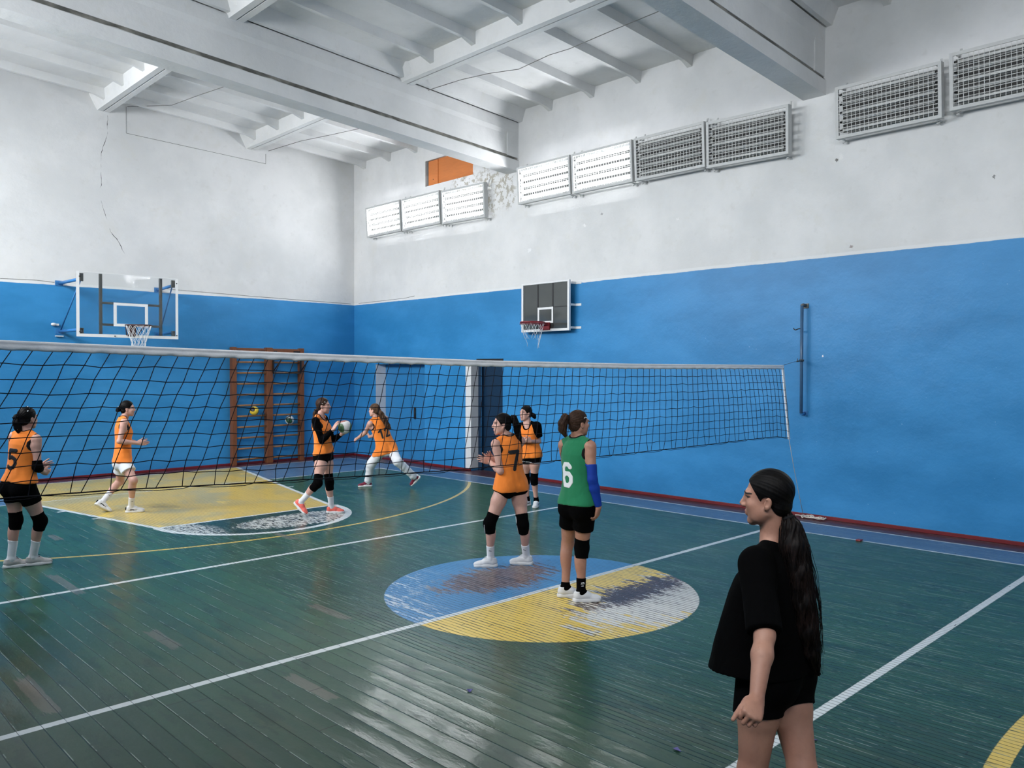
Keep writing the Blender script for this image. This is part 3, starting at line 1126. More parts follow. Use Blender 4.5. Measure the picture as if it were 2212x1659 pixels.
M_ball_y = ball_mat('ball_yellow', srgb(232, 200, 60), (0.02, 0.02, 0.025), (0.02, 0.02, 0.025), 0.74)
M_ball_g = ball_mat('ball_white_green', (0.62, 0.63, 0.62), srgb(30, 78, 50), (0.05, 0.06, 0.06))
M_ball_h = ball_mat('ball_white_red', (0.64, 0.63, 0.62), srgb(70, 110, 70), srgb(150, 96, 88))
ball((8.44, YE - .21, 1.082 + .12), M_ball_y, 'yellow and black volleyball resting on the left bay of the wall bars', (0.2, 0.9, 0.4))
ball((9.31, YE - .21, 0.8415 + .12), M_ball_g, 'white and dark green volleyball resting on the right bay of the wall bars', (0.5, 0.3, 0.9))

# ------------------------------------------------------------------ volleyball net
M_tape = simple('net_tape_white', (0.84, 0.84, 0.85), 0.75, 0.1, 9.0, bmp=0.004, bscale=18.0)
M_cord = simple('net_cord_black', (0.006, 0.005, 0.009), 0.7, 0.2, spec=0.2)
M_cable = simple('steel_cable', (0.12, 0.12, 0.12), 0.4, 0.2, metal=0.6)
M_rope = simple('grey_rope', (0.42, 0.40, 0.37), 0.85, 0.2, 40.0)
NY = 5.30


def lerp_t(x, tab):
    xs, ys = zip(*tab)
    return float(np.interp(x, xs, ys))


TOPZ = [(0.5, 2.285), (1.12, 2.27), (2.69, 2.235), (4.83, 2.195), (7.0, 2.182), (10.32, 2.19)]
BOTZ = [(0.5, 1.38), (1.3, 1.375), (2.01, 1.36), (2.94, 1.315), (4.47, 1.255), (5.57, 1.235), (7.0, 1.222), (8.1, 1.22), (9.5, 1.225), (10.0, 1.22), (10.32, 1.185)]
SHIFT = [(0.5, -.42), (1.26, -.40), (2.86, -.31), (4.66, -.20), (7.07, -.07), (8.07, .02), (9.25, .16), (10.32, .21)]
rnd = random.Random(11)
PN = (5.6, NY, 1.2)
t = empty('volleyball_net', PN, 'black volleyball net with white top tape strung across the hall', 'net')
xs_ = np.arange(0.86, 10.33, 0.1052)
nx, nr = len(xs_), 10
node = np.zeros((nx, nr + 1, 3))
for i_, x0 in enumerate(xs_):
    zt, zb, sh = lerp_t(x0, TOPZ) - .052, lerp_t(x0, BOTZ), lerp_t(x0, SHIFT)
    sag = .004 * (i_ % 2)
    for j in range(nr + 1):
        v = j / nr
        jx = rnd.uniform(-.006, .006) if 0 < j else 0
        jz = rnd.uniform(-.006, .006) if 0 < j < nr else 0
        kink = (.035 * (1 if i_ % 2 else -.4)) * max(0, (v - .85) / .15) * (1 if i_ < nx - 4 else 0)
        node[i_, j] = (x0 + sh * v ** .9 + jx + kink, NY + .004 * math.sin(i_ * .7 + j * .4) - .05 * math.sin(PI * v) * 0.3, zt + (zb - zt) * v + jz + sag * (0 < j < nr))
nm = MB()
for i_ in range(nx):
    nm.tube(node[i_], .0029, 5, cap=False)
for j in range(1, nr):
    nm.tube(node[:, j], .0029, 5, cap=False)
rel(nm, 'netting', M_cord, t, PN)
bt = MB()
bt.tube([(p_[0], p_[1], p_[2] - .002) for p_ in node[:, nr]], .0045, 6)
bt.tube([(p_[0], p_[1] + .006, p_[2] - .014 * (1 if q % 4 else 0) - .004) for q, p_ in enumerate(node[:, nr])], .0025, 5)
rel(bt, 'bottom_cord', M_cord, t, PN)
tp = MB()
xs2 = np.linspace(0.80, 10.325, 380)
prof = [(-.004, -.056), (-.010, -.045), (-.012, -.03), (-.004, -.0215), (-.009, -.016), (-.008, -.004), (0, 0), (.008, -.004), (.01, -.02), (.01, -.045), (.004, -.056)]
vs, fs = [], []
n_ = len(prof)
for q, xx in enumerate(xs2):
    zt = lerp_t(xx, TOPZ)
    wv = .003 * math.sin(xx * 31) + .0018 * math.sin(xx * 73 + 1)
    ph = (xx - .86) / .1052
    pinch = .006 * math.exp(-((ph * .5 - round(ph * .5)) / .06) ** 2)
    for (dy, dz) in prof:
        lowpart = 1 if dz < -.04 else 0
        vs.append((xx, NY + dy * (1 - (.4 if pinch > .003 and dz < -.02 else 0)) + wv * lowpart, zt + dz + (wv * .6 - pinch * .6) * lowpart))
for q in range(len(xs2) - 1):
    for k in range(n_):
        fs.append((q * n_ + k, q * n_ + (k + 1) % n_, (q + 1) * n_ + (k + 1) % n_, (q + 1) * n_ + k))
fs += [tuple(range(n_)), tuple(range((len(xs2) - 1) * n_, len(xs2) * n_))]
tp.add(vs, fs, 0, True)
tape = rel(tp, 'top_tape', M_tape, t, PN)
st = MB()
for (xa_, xb_, za, zb) in ((10.325, 10.53, 2.19, 1.165), (0.80, 0.39, 2.27, 1.37)):
    w_ = .022
    st.hexa([(xb_ - w_, NY - .008, zb), (xb_ + w_, NY - .008, zb), (xb_ + w_, NY + .008, zb), (xb_ - w_, NY + .008, zb),
             (xa_ - w_, NY - .008, za), (xa_ + w_, NY - .008, za), (xa_ + w_, NY + .008, za), (xa_ - w_, NY + .008, za)])
sd = rel(st, 'side_tape', M_tape, t, PN)
ey = MB()
for v in (.05, .29, .55, .97):
    ey.tube([(10.325 + .205 * v + .004, NY - .012, 2.19 - 1.025 * v), (10.325 + .205 * v + .004, NY - .0095, 2.19 - 1.025 * v)], .007, 8)
rel(ey, 'eyelet', M_black, sd, (0, 0, 0)).matrix_parent_inverse = Matrix.Translation((-PN[0], -PN[1], -PN[2]))
cb = MB()
cb.tube([(10.33, NY, 2.185), (10.75, NY + .05, 2.235), (11.08, NY + .09, 2.258)], .003, 5)
cb.tube([(10.88, NY + .065, 2.245), (11.07, NY + .088, 2.258)], .011, 6)
cb.tube([(10.90, NY + .067, 2.25), (10.905, NY + .067, 2.29)], .005, 5)
cb.tube([(0.8, NY, 2.27), (XL + .002, NY, 2.32)], .003, 5)
rel(cb, 'tension_cable', M_cable, t, PN)
rp = MB()
rp.tube([(10.53, NY, 1.165), (10.70, NY + .02, .80), (10.9, NY + .03, .36), (11.06, NY + .04, .03)], .0045, 6)
rp.tube([(0.39, NY, 1.37), (-.1, NY, .4), (-.3, NY, .02)], .0045, 6)
rel(rp, 'tie_rope', M_rope, t, PN)

ro = MB()
pts = []
for k in range(70):
    a = k * .55
    pts.append((11.07 + .05 * math.sin(a * 1.3) + .02 * math.sin(k), 5.22 + .17 * math.sin(a * .37) + .05 * math.cos(a), .016 + .018 * (k / 70) + .008 * math.sin(k * 1.7)))
ro.tube(pts, .009, 6)
tag(ro.build('rope_bundle', simple('pale_rope', (0.62, 0.56, 0.5), 0.9, 0.2, 30.0)), 'loose bundle of pale rope lying at the foot of the side wall', 'rope')

# net rail on the wall
PP = (11.09, 5.40, 1.5)
t = empty('net_rail', PP, 'vertical blue steel tube fixed to the side wall that holds the net', 'net post')
rel(MB().tube([(11.09, 5.40, 1.50), (11.09, 5.40, 3.05)], .022, 12), 'tube', simple('rail_blue_grey', srgb(62, 96, 130), 0.35, 0.2), t, PP)
for zz in (1.50, 3.05):
    k = MB()
    k.tube([(11.09, 5.40, zz), (11.13, 5.40, zz + (.012 if zz > 2 else -.012)), (XR + .01, 5.40, zz)], .024, 10)
    k.box(XR - .012, XR - .001, 5.35, 5.45, zz - .035, zz + .035)
    rel(k, 'wall_mount', M_pipeblue if zz < 2 else M_bracket, t, PP)
k = MB()
k.tube([(11.09, 5.40, 2.72), (11.06, 5.44, 2.715), (11.05, 5.475, 2.70), (11.055, 5.50, 2.712), (11.06, 5.51, 2.73)], .008, 6)
rel(k, 'hook', M_black, t, PP)
k = MB()
k.tube([(11.09, 5.40, 2.245), (11.09, 5.40, 2.275)], .034, 10)
rel(k, 'slide_collar', M_cable, t, PP)

# ------------------------------------------------------------------ cables
M_wire = simple('thin_grey_cable', (0.16, 0.16, 0.15), 0.7, 0.15)


def cable(pts, label, r=.006):
    o = MB().tube(pts, r, 5).build('cable', M_wire)
    return tag(o, label, 'cable', 'thin cables')


def zc(x, dz=-.02):
    return deck_z(x) + dz


cable([(8.92, 11.28, 7.05), (9.1, 10.6, zc(9.1, -.2)), (9.3, 10.1, zc(9.3, -.16)), (9.45, 9.55, zc(9.45, -.19)), (9.5, 8.9, zc(9.5, -.12)), (9.42, 8.4, zc(9.42, -.19)), (9.4, 7.5, zc(9.4, -.17)), (9.37, 6.7, zc(9.37, -.17)), (9.35, 5.5, zc(9.35, -.15))],
      'thin cable hanging across the middle ceiling bay between the two girders')
cable([(5.82, YE - .0037, 7.40), (5.82, YE - .0037, 6.87), (8.84, YE - .0037, 6.80), (8.84, YE - .0037, 7.02)], 'thin grey cable pinned as a long rectangle to the upper end wall', .004)
cable([(5.84, YE - .02, 7.40), (6.3, 16.0, zc(6.3, -.16)), (6.42, 15.0, zc(6.42, -.17)), (6.6, 14.0, zc(6.6, -.16)), (6.9, 11.8, zc(6.9, -.1))], 'thin cable along the far ceiling bay starting above the pinned rectangle')
cable([(8.9, YE - .02, 7.10), (9.1, 16.0, zc(9.1, -.16)), (9.3, 15.0, zc(9.3, -.17)), (9.6, 13.6, zc(9.6, -.16)), (9.8, 11.8, zc(9.8, -.1))], 'thin cable on the far ceiling bay next to the lit lamp banks')
cable([(3.61, YE - .003, 3.775), (4.2, YE - .003, 3.79), (4.5, YE - .003, 3.77)], 'short thin cable on the end wall left of the clear backboard', .004)
cable([(6.45, YE - .003, 3.80), (8.6, YE - .003, 3.77), (11.1, YE - .003, 3.755)], 'thin cable along the paint edge of the end wall right of the clear backboard', .004)
cable([(XR - .003, 16.9, 3.76), (XR - .003, 15.0, 3.77), (XR - .003, 14.65, 3.80)], 'thin cable along the paint edge of the side wall at the corner', .004)

# ------------------------------------------------------------------ litter
M_scrap = simple('violet_paper', srgb(96, 92, 150), 0.7, 0.1)
for (x0, y0, a, lab) in ((3.47, 3.95, .4, 'tiny violet paper scrap on the floor below the yellow half circle'), (3.75, 2.53, 1.2, 'tiny violet paper scrap on the floor left of the person in black'),
                         (4.41, 2.06, 2.0, 'tiny violet paper scrap at the edge of the near white line')):
    s = MB()
    c_, s_ = math.cos(a), math.sin(a)
    q = [(-.022, -.012), (.018, -.016), (.024, .01), (-.008, .018)]
    pts = [(x0 + c_ * u - s_ * v, y0 + s_ * u + c_ * v) for u, v in q]
    zz = [.004, .012, .006, .016]
    s.hexa([(p_[0], p_[1], z_ - .002) for p_, z_ in zip(pts, zz)] + [(p_[0], p_[1], z_) for p_, z_ in zip(pts, zz)])
    tag(s.build('paper_scrap', M_scrap), lab, 'scrap', 'paper scraps')
s = MB().box(10.02, 10.10, 4.10, 4.16, 0.001, .02)
tag(s.build('paint_chip', M_rimred, bevel=.006), 'small red bit lying on the white side line at the right', 'scrap')
# ------------------------------------------------------------------ implicit-surface figure builder
def unit(v):
    v = np.asarray(v, float)
    return v / (np.linalg.norm(v) + 1e-12)


class Prim:
    """f(P)->signed distance for points P (N,3); lo/hi bounding box of the zero set"""
    __slots__ = ('f', 'lo', 'hi', 'k')

    def __init__(self, f, lo, hi, k=0.02):
        self.f, self.lo, self.hi, self.k = f, np.array(lo, float), np.array(hi, float), k

    def inflate(self, d):
        f = self.f
        return Prim(lambda P: f(P) - d, self.lo - d, self.hi + d, self.k)

    def clip(self, *planes):
        """planes: (point, outward normal) -> keeps the inner side"""
        f = self.f

        def g(P):
            v = f(P)
            for (q, n) in planes:
                v = np.maximum(v, (P - q) @ n)
            return v
        return Prim(g, self.lo, self.hi, self.k)

    def minus(self, other, k=0.0):
        f, o = self.f, other.f
        return Prim(lambda P: np.maximum(f(P), -o(P)), self.lo, self.hi, self.k)

    def isect(self, other):
        f, o = self.f, other.f
        return Prim(lambda P: np.maximum(f(P), o(P)), np.maximum(self.lo, other.lo), np.minimum(self.hi, other.hi), self.k)


def cone(a, b, ra, rb, k=0.02):
    a, b = np.array(a, float), np.array(b, float)
    ab = b - a
    L2 = ab @ ab + 1e-12
    R = max(ra, rb)

    def f(P):
        q = P - a
        t = np.clip(q @ ab / L2, 0, 1)
        return np.linalg.norm(q - t[:, None] * ab, axis=1) - (ra + (rb - ra) * t)
    return Prim(f, np.minimum(a, b) - R, np.maximum(a, b) + R, k)


def ell(c, A, r, k=0.02):
    """A: 3x3 rows = axes"""
    c, A, r = np.array(c, float), np.array(A, float), np.array(r, float)

    def f(P):
        q = (P - c) @ A.T
        k0 = np.linalg.norm(q / r, axis=1)
        k1 = np.linalg.norm(q / (r * r), axis=1) + 1e-9
        return k0 * (k0 - 1.0) / k1
    e = np.sqrt(((A * r[:, None]) ** 2).sum(0))
    return Prim(f, c - e, c + e, k)


def loft(o, A, rings, k=0.02, power=2.0):
    """stack of ellipses; A rows = (side, front, up); rings = (t, cx, cy, rx, ry)"""
    o, A = np.array(o, float), np.array(A, float)
    R = np.array(rings, float)
    t = R[:, 0]

    def f(P):
        q = (P - o) @ A.T
        s = np.clip(q[:, 2], t[0], t[-1])
        cx, cy, rx, ry = (np.interp(s, t, R[:, i]) for i in (1, 2, 3, 4))
        x, y = q[:, 0] - cx, q[:, 1] - cy
        if power == 2.0:
            k0 = np.sqrt((x / rx) ** 2 + (y / ry) ** 2)
        else:
            k0 = ((np.abs(x) / rx) ** power + (np.abs(y) / ry) ** power) ** (1 / power)
        k1 = np.sqrt((x / rx ** 2) ** 2 + (y / ry ** 2) ** 2) + 1e-6
        d = np.where(k0 > 0.2, k0 * (k0 - 1) / np.maximum(k1, 1e-3), -np.minimum(rx, ry) * 0.8)
        e = np.maximum(q[:, 2] - t[-1], t[0] - q[:, 2])
        return np.where(e > 0, np.sqrt(np.maximum(d, 0) ** 2 + e ** 2), np.maximum(d, e))
    m = max(np.abs(R[:, 1]).max() + R[:, 3].max(), np.abs(R[:, 2]).max() + R[:, 4].max())
    p0, p1 = o + A[2] * t[0], o + A[2] * t[-1]
    return Prim(f, np.minimum(p0, p1) - m, np.maximum(p0, p1) + m, k)


def rbox(c, A, h, r, k=0.015):
    c, A, h = np.array(c, float), np.array(A, float), np.array(h, float)

    def f(P):
        q = np.abs((P - c) @ A.T) - (h - r)
        return np.linalg.norm(np.maximum(q, 0), axis=1) + np.minimum(q.max(1), 0) - r
    e = np.abs(A.T) @ h
    return Prim(f, c - e, c + e, k)


def smin(a, b, k):
    if k <= 0:
        return np.minimum(a, b)
    h = np.maximum(k - np.abs(a - b), 0) / k
    return np.minimum(a, b) - h * h * k * 0.25


def surface(prims, vox, subs=(), post=None, pad=0.03, box=None):
    """union of prims (smooth), minus subs -> vertices, quads (naive surface nets)"""
    lo = np.min([p.lo for p in prims], axis=0) - pad
    hi = np.max([p.hi for p in prims], axis=0) + pad
    if box is not None:
        lo, hi = np.maximum(lo, box[0]), np.minimum(hi, box[1])
    n = np.ceil((hi - lo) / vox).astype(int) + 1
    ax = [lo[i] + vox * np.arange(n[i]) for i in range(3)]
    V = np.full(n, 0.2, np.float32)

    def region(p, pd):
        s = [slice(max(0, int((p.lo[i] - pd - lo[i]) / vox)), min(n[i], int((p.hi[i] + pd - lo[i]) / vox) + 2)) for i in range(3)]
        if any(q.stop <= q.start for q in s):
            return None, None
        g = np.meshgrid(*[ax[i][s[i]] for i in range(3)], indexing='ij')
        return tuple(s), np.stack([q.ravel() for q in g], 1)
    for p in prims:
        s, P = region(p, max(p.k, 0.012) + 2 * vox)
        if s is None:
            continue
        V[s] = smin(V[s], p.f(P).reshape(V[s].shape).astype(np.float32), p.k)
    for p in subs:
        s, P = region(p, 0.03)
        if s is None:
            continue
        d = p.f(P).reshape(V[s].shape).astype(np.float32)
        V[s] = -smin(-V[s], d, p.k)
    if post is not None:
        near = np.abs(V) < 0.03
        idx = np.argwhere(near)
        P = lo + idx * vox
        V[near] = post(P, V[near])
    ins = V < 0
    a = V
    corner = [(i, j, k) for i in (0, 1) for j in (0, 1) for k in (0, 1)]
    m = n - 1
    sl = lambda c: a[c[0]:c[0] + m[0], c[1]:c[1] + m[1], c[2]:c[2] + m[2]]
    cnt = sum((sl(c) < 0).astype(np.int8) for c in corner)
    act = (cnt > 0) & (cnt < 8)
    cells = np.argwhere(act)
    if len(cells) == 0:
        return np.zeros((0, 3)), np.zeros((0, 4), int)
    vals = np.stack([a[cells[:, 0] + c[0], cells[:, 1] + c[1], cells[:, 2] + c[2]] for c in corner], 1).astype(float)
    acc = np.zeros((len(cells), 3))
    num = np.zeros(len(cells))
    cc = np.array(corner, float)
    for i in range(8):
        for j in range(i + 1, 8):
            if np.abs(cc[i] - cc[j]).sum() != 1:
                continue
            x = (vals[:, i] < 0) != (vals[:, j] < 0)
            t = np.where(x, vals[:, i] / np.where(x, vals[:, i] - vals[:, j], 1), 0)
            acc += np.where(x[:, None], cc[i] + t[:, None] * (cc[j] - cc[i]), 0)
            num += x
    pos = lo + (cells + acc / num[:, None]) * vox
    idx = np.full(m, -1, np.int64)
    idx[cells[:, 0], cells[:, 1], cells[:, 2]] = np.arange(len(cells))
    quads = []
    for axis in range(3):
        b_, c_ = (axis + 1) % 3, (axis + 2) % 3
        sA = [slice(0, n[i]) for i in range(3)]
        sB = list(sA)
        sA[axis] = slice(0, n[axis] - 1)
        sB[axis] = slice(1, n[axis])
        i0, i1 = ins[tuple(sA)], ins[tuple(sB)]
        e = np.argwhere(i0 != i1)
        e = e[(e[:, b_] > 0) & (e[:, c_] > 0) & (e[:, b_] < m[b_]) & (e[:, c_] < m[c_])]
        if len(e) == 0:
            continue
        flip = i0[tuple(e.T)]

        def g(db, dc):
            q = e.copy()
            q[:, b_] -= db
            q[:, c_] -= dc
            return idx[tuple(q.T)]
        Q = np.stack([g(1, 1), g(0, 1), g(0, 0), g(1, 0)], 1)
        Q = np.where(flip[:, None], Q, Q[:, ::-1])
        quads.append(Q[(Q >= 0).all(1)])
    return pos, np.concatenate(quads)


def relax(v, q, it=1, f=0.5):
    e = np.concatenate([q[:, [0, 1]], q[:, [1, 2]], q[:, [2, 3]], q[:, [3, 0]]])
    for _ in range(it):
        s = np.zeros_like(v)
        c = np.zeros(len(v))
        for i, j in ((0, 1), (1, 0)):
            np.add.at(s, e[:, i], v[e[:, j]])
            np.add.at(c, e[:, i], 1)
        v = v + f * (s / np.maximum(c, 1)[:, None] - v)
    return v


def largest(v, q):
    """drop stray specks: keep connected pieces above 6 % of the faces"""
    par = np.arange(len(v))
    e = np.concatenate([q[:, [0, 1]], q[:, [1, 2]], q[:, [2, 3]]])
    for _ in range(200):
        m = np.minimum(par[e[:, 0]], par[e[:, 1]])
        old = par.copy()
        np.minimum.at(par, e[:, 0], m)
        np.minimum.at(par, e[:, 1], m)
        par = par[par]
        if (par == old).all():
            break
    u, inv, cn = np.unique(par[q[:, 0]], return_inverse=True, return_counts=True)
    m = cn[inv] > 0.02 * len(q)
    return q[m], par[q[:, 0]][m]


def quad_ob(name, v, q, mat, parent, origin, flat=False):
    used = np.unique(q)
    mp = np.full(len(v), -1)
    mp[used] = np.arange(len(used))
    v, q = v[used], mp[q]
    me = bpy.data.meshes.new(name)
    v = v - np.array(origin)
    me.vertices.add(len(v))
    me.vertices.foreach_set('co', v.astype(np.float32).ravel())
    me.loops.add(len(q) * 4)
    me.loops.foreach_set('vertex_index', q.astype(np.int32).ravel())
    me.polygons.add(len(q))
    me.polygons.foreach_set('loop_start', np.arange(0, len(q) * 4, 4, dtype=np.int32))
    me.polygons.foreach_set('use_smooth', np.full(len(q), not flat))
    me.update(calc_edges=True)
    me.validate()
    me.materials.append(mat)
    o = bpy.data.objects.new(name, me)
    COL.objects.link(o)
    if parent is not None:
        o.parent = parent
    return o


def mesh_ob(name, prims, vox, mat, parent, origin, subs=(), post=None, smooth=1, keep=True, flat=False, split=False, box=None):
    v, q = surface(prims, vox, subs, post, box=box)
    if len(q) == 0:
        print('EMPTY', name)
        return None
    if smooth:
        v = relax(v, q, smooth, 0.5)
    if keep:
        q, lab = largest(v, q)
        if split and len(np.unique(lab)) > 1:
            o = None
            for u_ in np.unique(lab):
                o = quad_ob(name, v, q[lab == u_], mat, parent, origin, flat)
            return o
    return quad_ob(name, v, q, mat, parent, origin, flat)


# ------------------------------------------------------------------ cloth, skin, hair materials
def skin_mat(name, a, b_):
    m, b = new_mat(name)
    p = objcoord()
    n = noise(p, 5.0, 4.0, 0.6)
    c = mixc(n.step(0.3, 0.7), a, b_)
    c = mixc(noise(p, 45.0, 2.0).step(0.5, 0.75) * 0.25, c, tuple(min(1, q * 0.8) for q in a))
    put(b, 'Base Color', c)
    put(b, 'Roughness', 0.52)
    bump(b, noise(p, 160.0, 3.0) * 0.0006, 1.0, 0.6)
    return m


def cloth_mat(name, col, rough=0.85, fold=0.004, var=0.1, sheen=0.15, weave=True):
    m, b = new_mat(name)
    p = objcoord()
    x, y, z = sep(p)
    n = noise(p, 7.0, 4.0, 0.55)
    put(b, 'Base Color', mixc(n, tuple(c * (1 - var) for c in col), tuple(min(1, c * (1 + var)) for c in col)))
    put(b, 'Roughness', rough)
    put(b, 'Specular IOR Level', 0.25)
    put(b, 'Sheen Weight', sheen)
    h = noise(vec(x, y, z * 0.55), 9.0, 3.0, 0.55, 0.6) * fold * 2.2
    if weave:
        h = h + noise(p, 520.0, 1.0) * 0.0005
    bump(b, h, 1.0, 0.9)
    return m


def hair_mat(name, a, b_, rough=0.55):
    m, b = new_mat(name)
    p = objcoord()
    x, y, z = sep(p)
    n = noise(vec(x * 1.0, y * 1.0, z * 0.12), 150.0, 3.0, 0.6)
    n2 = noise(p, 14.0, 3.0, 0.6)
    put(b, 'Base Color', mixc((n * 0.5 + n2 * 0.5).step(0.4, 0.72), a, b_))
    put(b, 'Roughness', rough)
    put(b, 'Specular IOR Level', 0.12)
    bump(b, n * 0.0015, 1.0, 0.5)
    return m


SK_B = skin_mat('skin_rosy', srgb(196, 150, 136), srgb(210, 164, 148))
SK_C = skin_mat('skin_olive', srgb(168, 120, 100), srgb(184, 136, 114))
C_ORANGE = cloth_mat('orange_jersey', srgb(240, 132, 50))
C_GREEN = cloth_mat('green_jersey', srgb(34, 122, 82))
C_BLACK = cloth_mat('black_cloth', (0.0014, 0.0014, 0.0016), 0.95, 0.003, 0.2, 0.0)
C_BLACK.node_tree.nodes['Principled BSDF'].inputs['Specular IOR Level'].default_value = 0.06
C_TRIM = cloth_mat('black_trim', (0.006, 0.006, 0.007), 0.85, 0.0, 0.2, 0.0)
C_WHITE = cloth_mat('white_cloth', (0.74, 0.76, 0.80), 0.85, 0.004, 0.06)
C_SOCK = cloth_mat('white_sock', (0.74, 0.75, 0.78), 0.9, 0.0015, 0.05)
C_BLUE = cloth_mat('royal_blue_sleeve', srgb(14, 56, 152), 0.7, 0.001, 0.1, 0.0)
C_NUMB = simple('number_black', (0.01, 0.01, 0.012), 0.6, 0.1)
C_NUMW = simple('number_white', (0.82, 0.83, 0.83), 0.6, 0.05)
C_SHOEW = cloth_mat('white_shoe_knit', (0.70, 0.71, 0.73), 0.7, 0.002, 0.06)
C_SHOEG = cloth_mat('pale_grey_shoe', (0.48, 0.46, 0.45), 0.7, 0.002, 0.12)
C_CORAL = cloth_mat('coral_shoe', srgb(236, 112, 100), 0.65, 0.002, 0.1)
C_MAROON = cloth_mat('maroon_shoe', srgb(112, 30, 52), 0.65, 0.002, 0.3)
C_SOLEW = simple('white_rubber', (0.72, 0.72, 0.72), 0.55, 0.06)
C_SOLED = simple('dark_rubber', (0.03, 0.03, 0.035), 0.6, 0.2)
H_BLACK = hair_mat('hair_black', (0.002, 0.0018, 0.0018), (0.007, 0.0055, 0.005))
H_DARK = hair_mat('hair_dark_brown', (0.0025, 0.0018, 0.0016), (0.017, 0.010, 0.0085))
H_BROWN = hair_mat('hair_brown', (0.028, 0.015, 0.010), (0.085, 0.047, 0.031))
H_CURL = hair_mat('hair_curly_brown', (0.05, 0.026, 0.016), (0.17, 0.10, 0.06))
E_WHITE = simple('eye_white', (0.42, 0.39, 0.38), 0.25, 0.03)
E_DARK = simple('eye_dark', (0.012, 0.008, 0.006), 0.25, 0.1)
E_LIP = simple('lip_rose', srgb(178, 104, 98), 0.45, 0.1)
E_BROW = simple('brow_hair', (0.02, 0.013, 0.01), 0.7, 0.2)
E_PIN = simple('hair_clip_pale', (0.8, 0.8, 0.8), 0.25, 0.05)
E_TIE = simple('hair_tie_grey', (0.30, 0.31, 0.33), 0.5, 0.1)


# ------------------------------------------------------------------ pose solving from measured points
class Figure:
    def __init__(self, foot, scale=1.0, depth=None):
        """foot: pixel of the floor point the figure stands over (depth reference)"""
        if depth is None:
            d = ray(*foot)
            g = CAM + d * (-CAM_H / d[2])
        else:
            d = ray(*foot)
            hd = d.copy(); hd[2] = 0
            g = CAM + d * (depth / np.linalg.norm(hd))
        self.g = np.array([g[0], g[1], 0.0])
        e = self.g - np.array([0, 0, 0.])
        self.e = unit([e[0], e[1], 0])                    # away from the camera
        self.r = np.array([self.e[1], -self.e[0], 0])     # to the right in the photo
        self.s = scale

    def dirn(self, az, pitch=0.0):
        """0 = to the photo's right, 90 = away, 180 = left, 270 = towards the camera"""
        a, p = math.radians(az), math.radians(pitch)
        return (math.cos(a) * self.r + math.sin(a) * self.e) * math.cos(p) + np.array([0, 0, 1.0]) * math.sin(p)

    def at(self, px, py, off=0.0):
        d = ray(px, py)
        q = self.g + self.e * off
        return CAM + d * (((q - CAM) @ self.e) / (d @ self.e))

    def floor(self, px, py, z=0.0):
        d = ray(px, py)
        return CAM + d * ((z - CAM_H) / d[2])

    def reach(self, parent, px, py, L, side):
        """point on the pixel's ray at distance L from parent; side 'n' nearer / 'f' farther"""
        d = ray(px, py)
        w = parent - CAM
        t0 = w @ d
        h2 = w @ w - t0 * t0
        dt = math.sqrt(max(L * L - h2, 0.0))
        return CAM + d * (t0 - dt if side == 'n' else t0 + dt)

    def between(self, a, b, px, py, La, Lb, side):
        d = ray(px, py)
        t0 = ((a + b) / 2 - CAM) @ d
        ts = np.linspace(t0 - .35, t0 + .35, 281)
        P = CAM + ts[:, None] * d
        c = (np.linalg.norm(P - a, axis=1) - La) ** 2 + (np.linalg.norm(P - b, axis=1) - Lb) ** 2
        m = ts <= t0 if side == 'n' else ts >= t0
        c = np.where(m, c, c + 1.0)
        return P[np.argmin(c)]


UP = np.array([0, 0, 1.0])


def frame(front, up):
    up = unit(up)
    side = unit(np.cross(front, up))
    fr = np.cross(up, side)
    return np.array([side, fr, up])


def head_prims(c, f, u, s=1.0):
    """c: head centre, f: facing, u: up"""
    A = frame(f, u)
    W = lambda x, y, z: c + s * (x * A[0] + y * A[1] + z * A[2])
    P = [ell(W(0, -.014, .032), A, np.array([.074, .093, .086]) * s, .02),
         ell(W(0, .026, -.028), A, np.array([.060, .064, .082]) * s, .025),
         cone(W(-.046, .0, -.055), W(-.018, .058, -.097), .021 * s, .017 * s, .022),
         cone(W(.046, .0, -.055), W(.018, .058, -.097), .021 * s, .017 * s, .022),
         ell(W(0, .066, -.100), A, np.array([.022, .017, .017]) * s, .02),
         cone(W(-.036, .077, .022), W(.036, .077, .022), .013 * s, .013 * s, .016),
         ell(W(-.040, .058, -.026), A, np.array([.022, .022, .020]) * s, .02),
         ell(W(.040, .058, -.026), A, np.array([.022, .022, .020]) * s, .02),
         cone(W(0, .085, .014), W(0, .106, -.026), .0075 * s, .0105 * s, .012),
         ell(W(-.011, .096, -.033), A, np.array([.009, .011, .008]) * s, .007),
         ell(W(.011, .096, -.033), A, np.array([.009, .011, .008]) * s, .007),
         cone(W(-.014, .084, -.058), W(.014, .084, -.058), .0085 * s, .0085 * s, .008),
         cone(W(-.012, .083, -.069), W(.012, .083, -.069), .0085 * s, .0085 * s, .008)]
    for sg in (-1, 1):
        P.append(ell(W(sg * .040, .038, -.060), A, np.array([.021, .030, .036]) * s, .025))
        P.append(ell(W(sg * .0785, -.012, -.016), frame(A[1] * .94 + A[0] * sg * .35, A[2] * .97 - A[1] * .2), np.array([.009, .0165, .0275]) * s, .008))
        P.append(ell(W(sg * .074, -.004, -.036), A, np.array([.007, .009, .010]) * s, .008))
    S = [ell(W(sg * .032, .097, .006), A, np.array([.017, .017, .011]) * s, .012) for sg in (-1, 1)]
    S += [ell(W(sg * .0885, -.009, -.013), A, np.array([.0085, .0092, .0175]) * s, .003) for sg in (-1, 1)]
    S += [cone(W(-.02, .0935, -.0635), W(.02, .0935, -.0635), .0022 * s, .0022 * s, .004)]
    return P, S, W, A


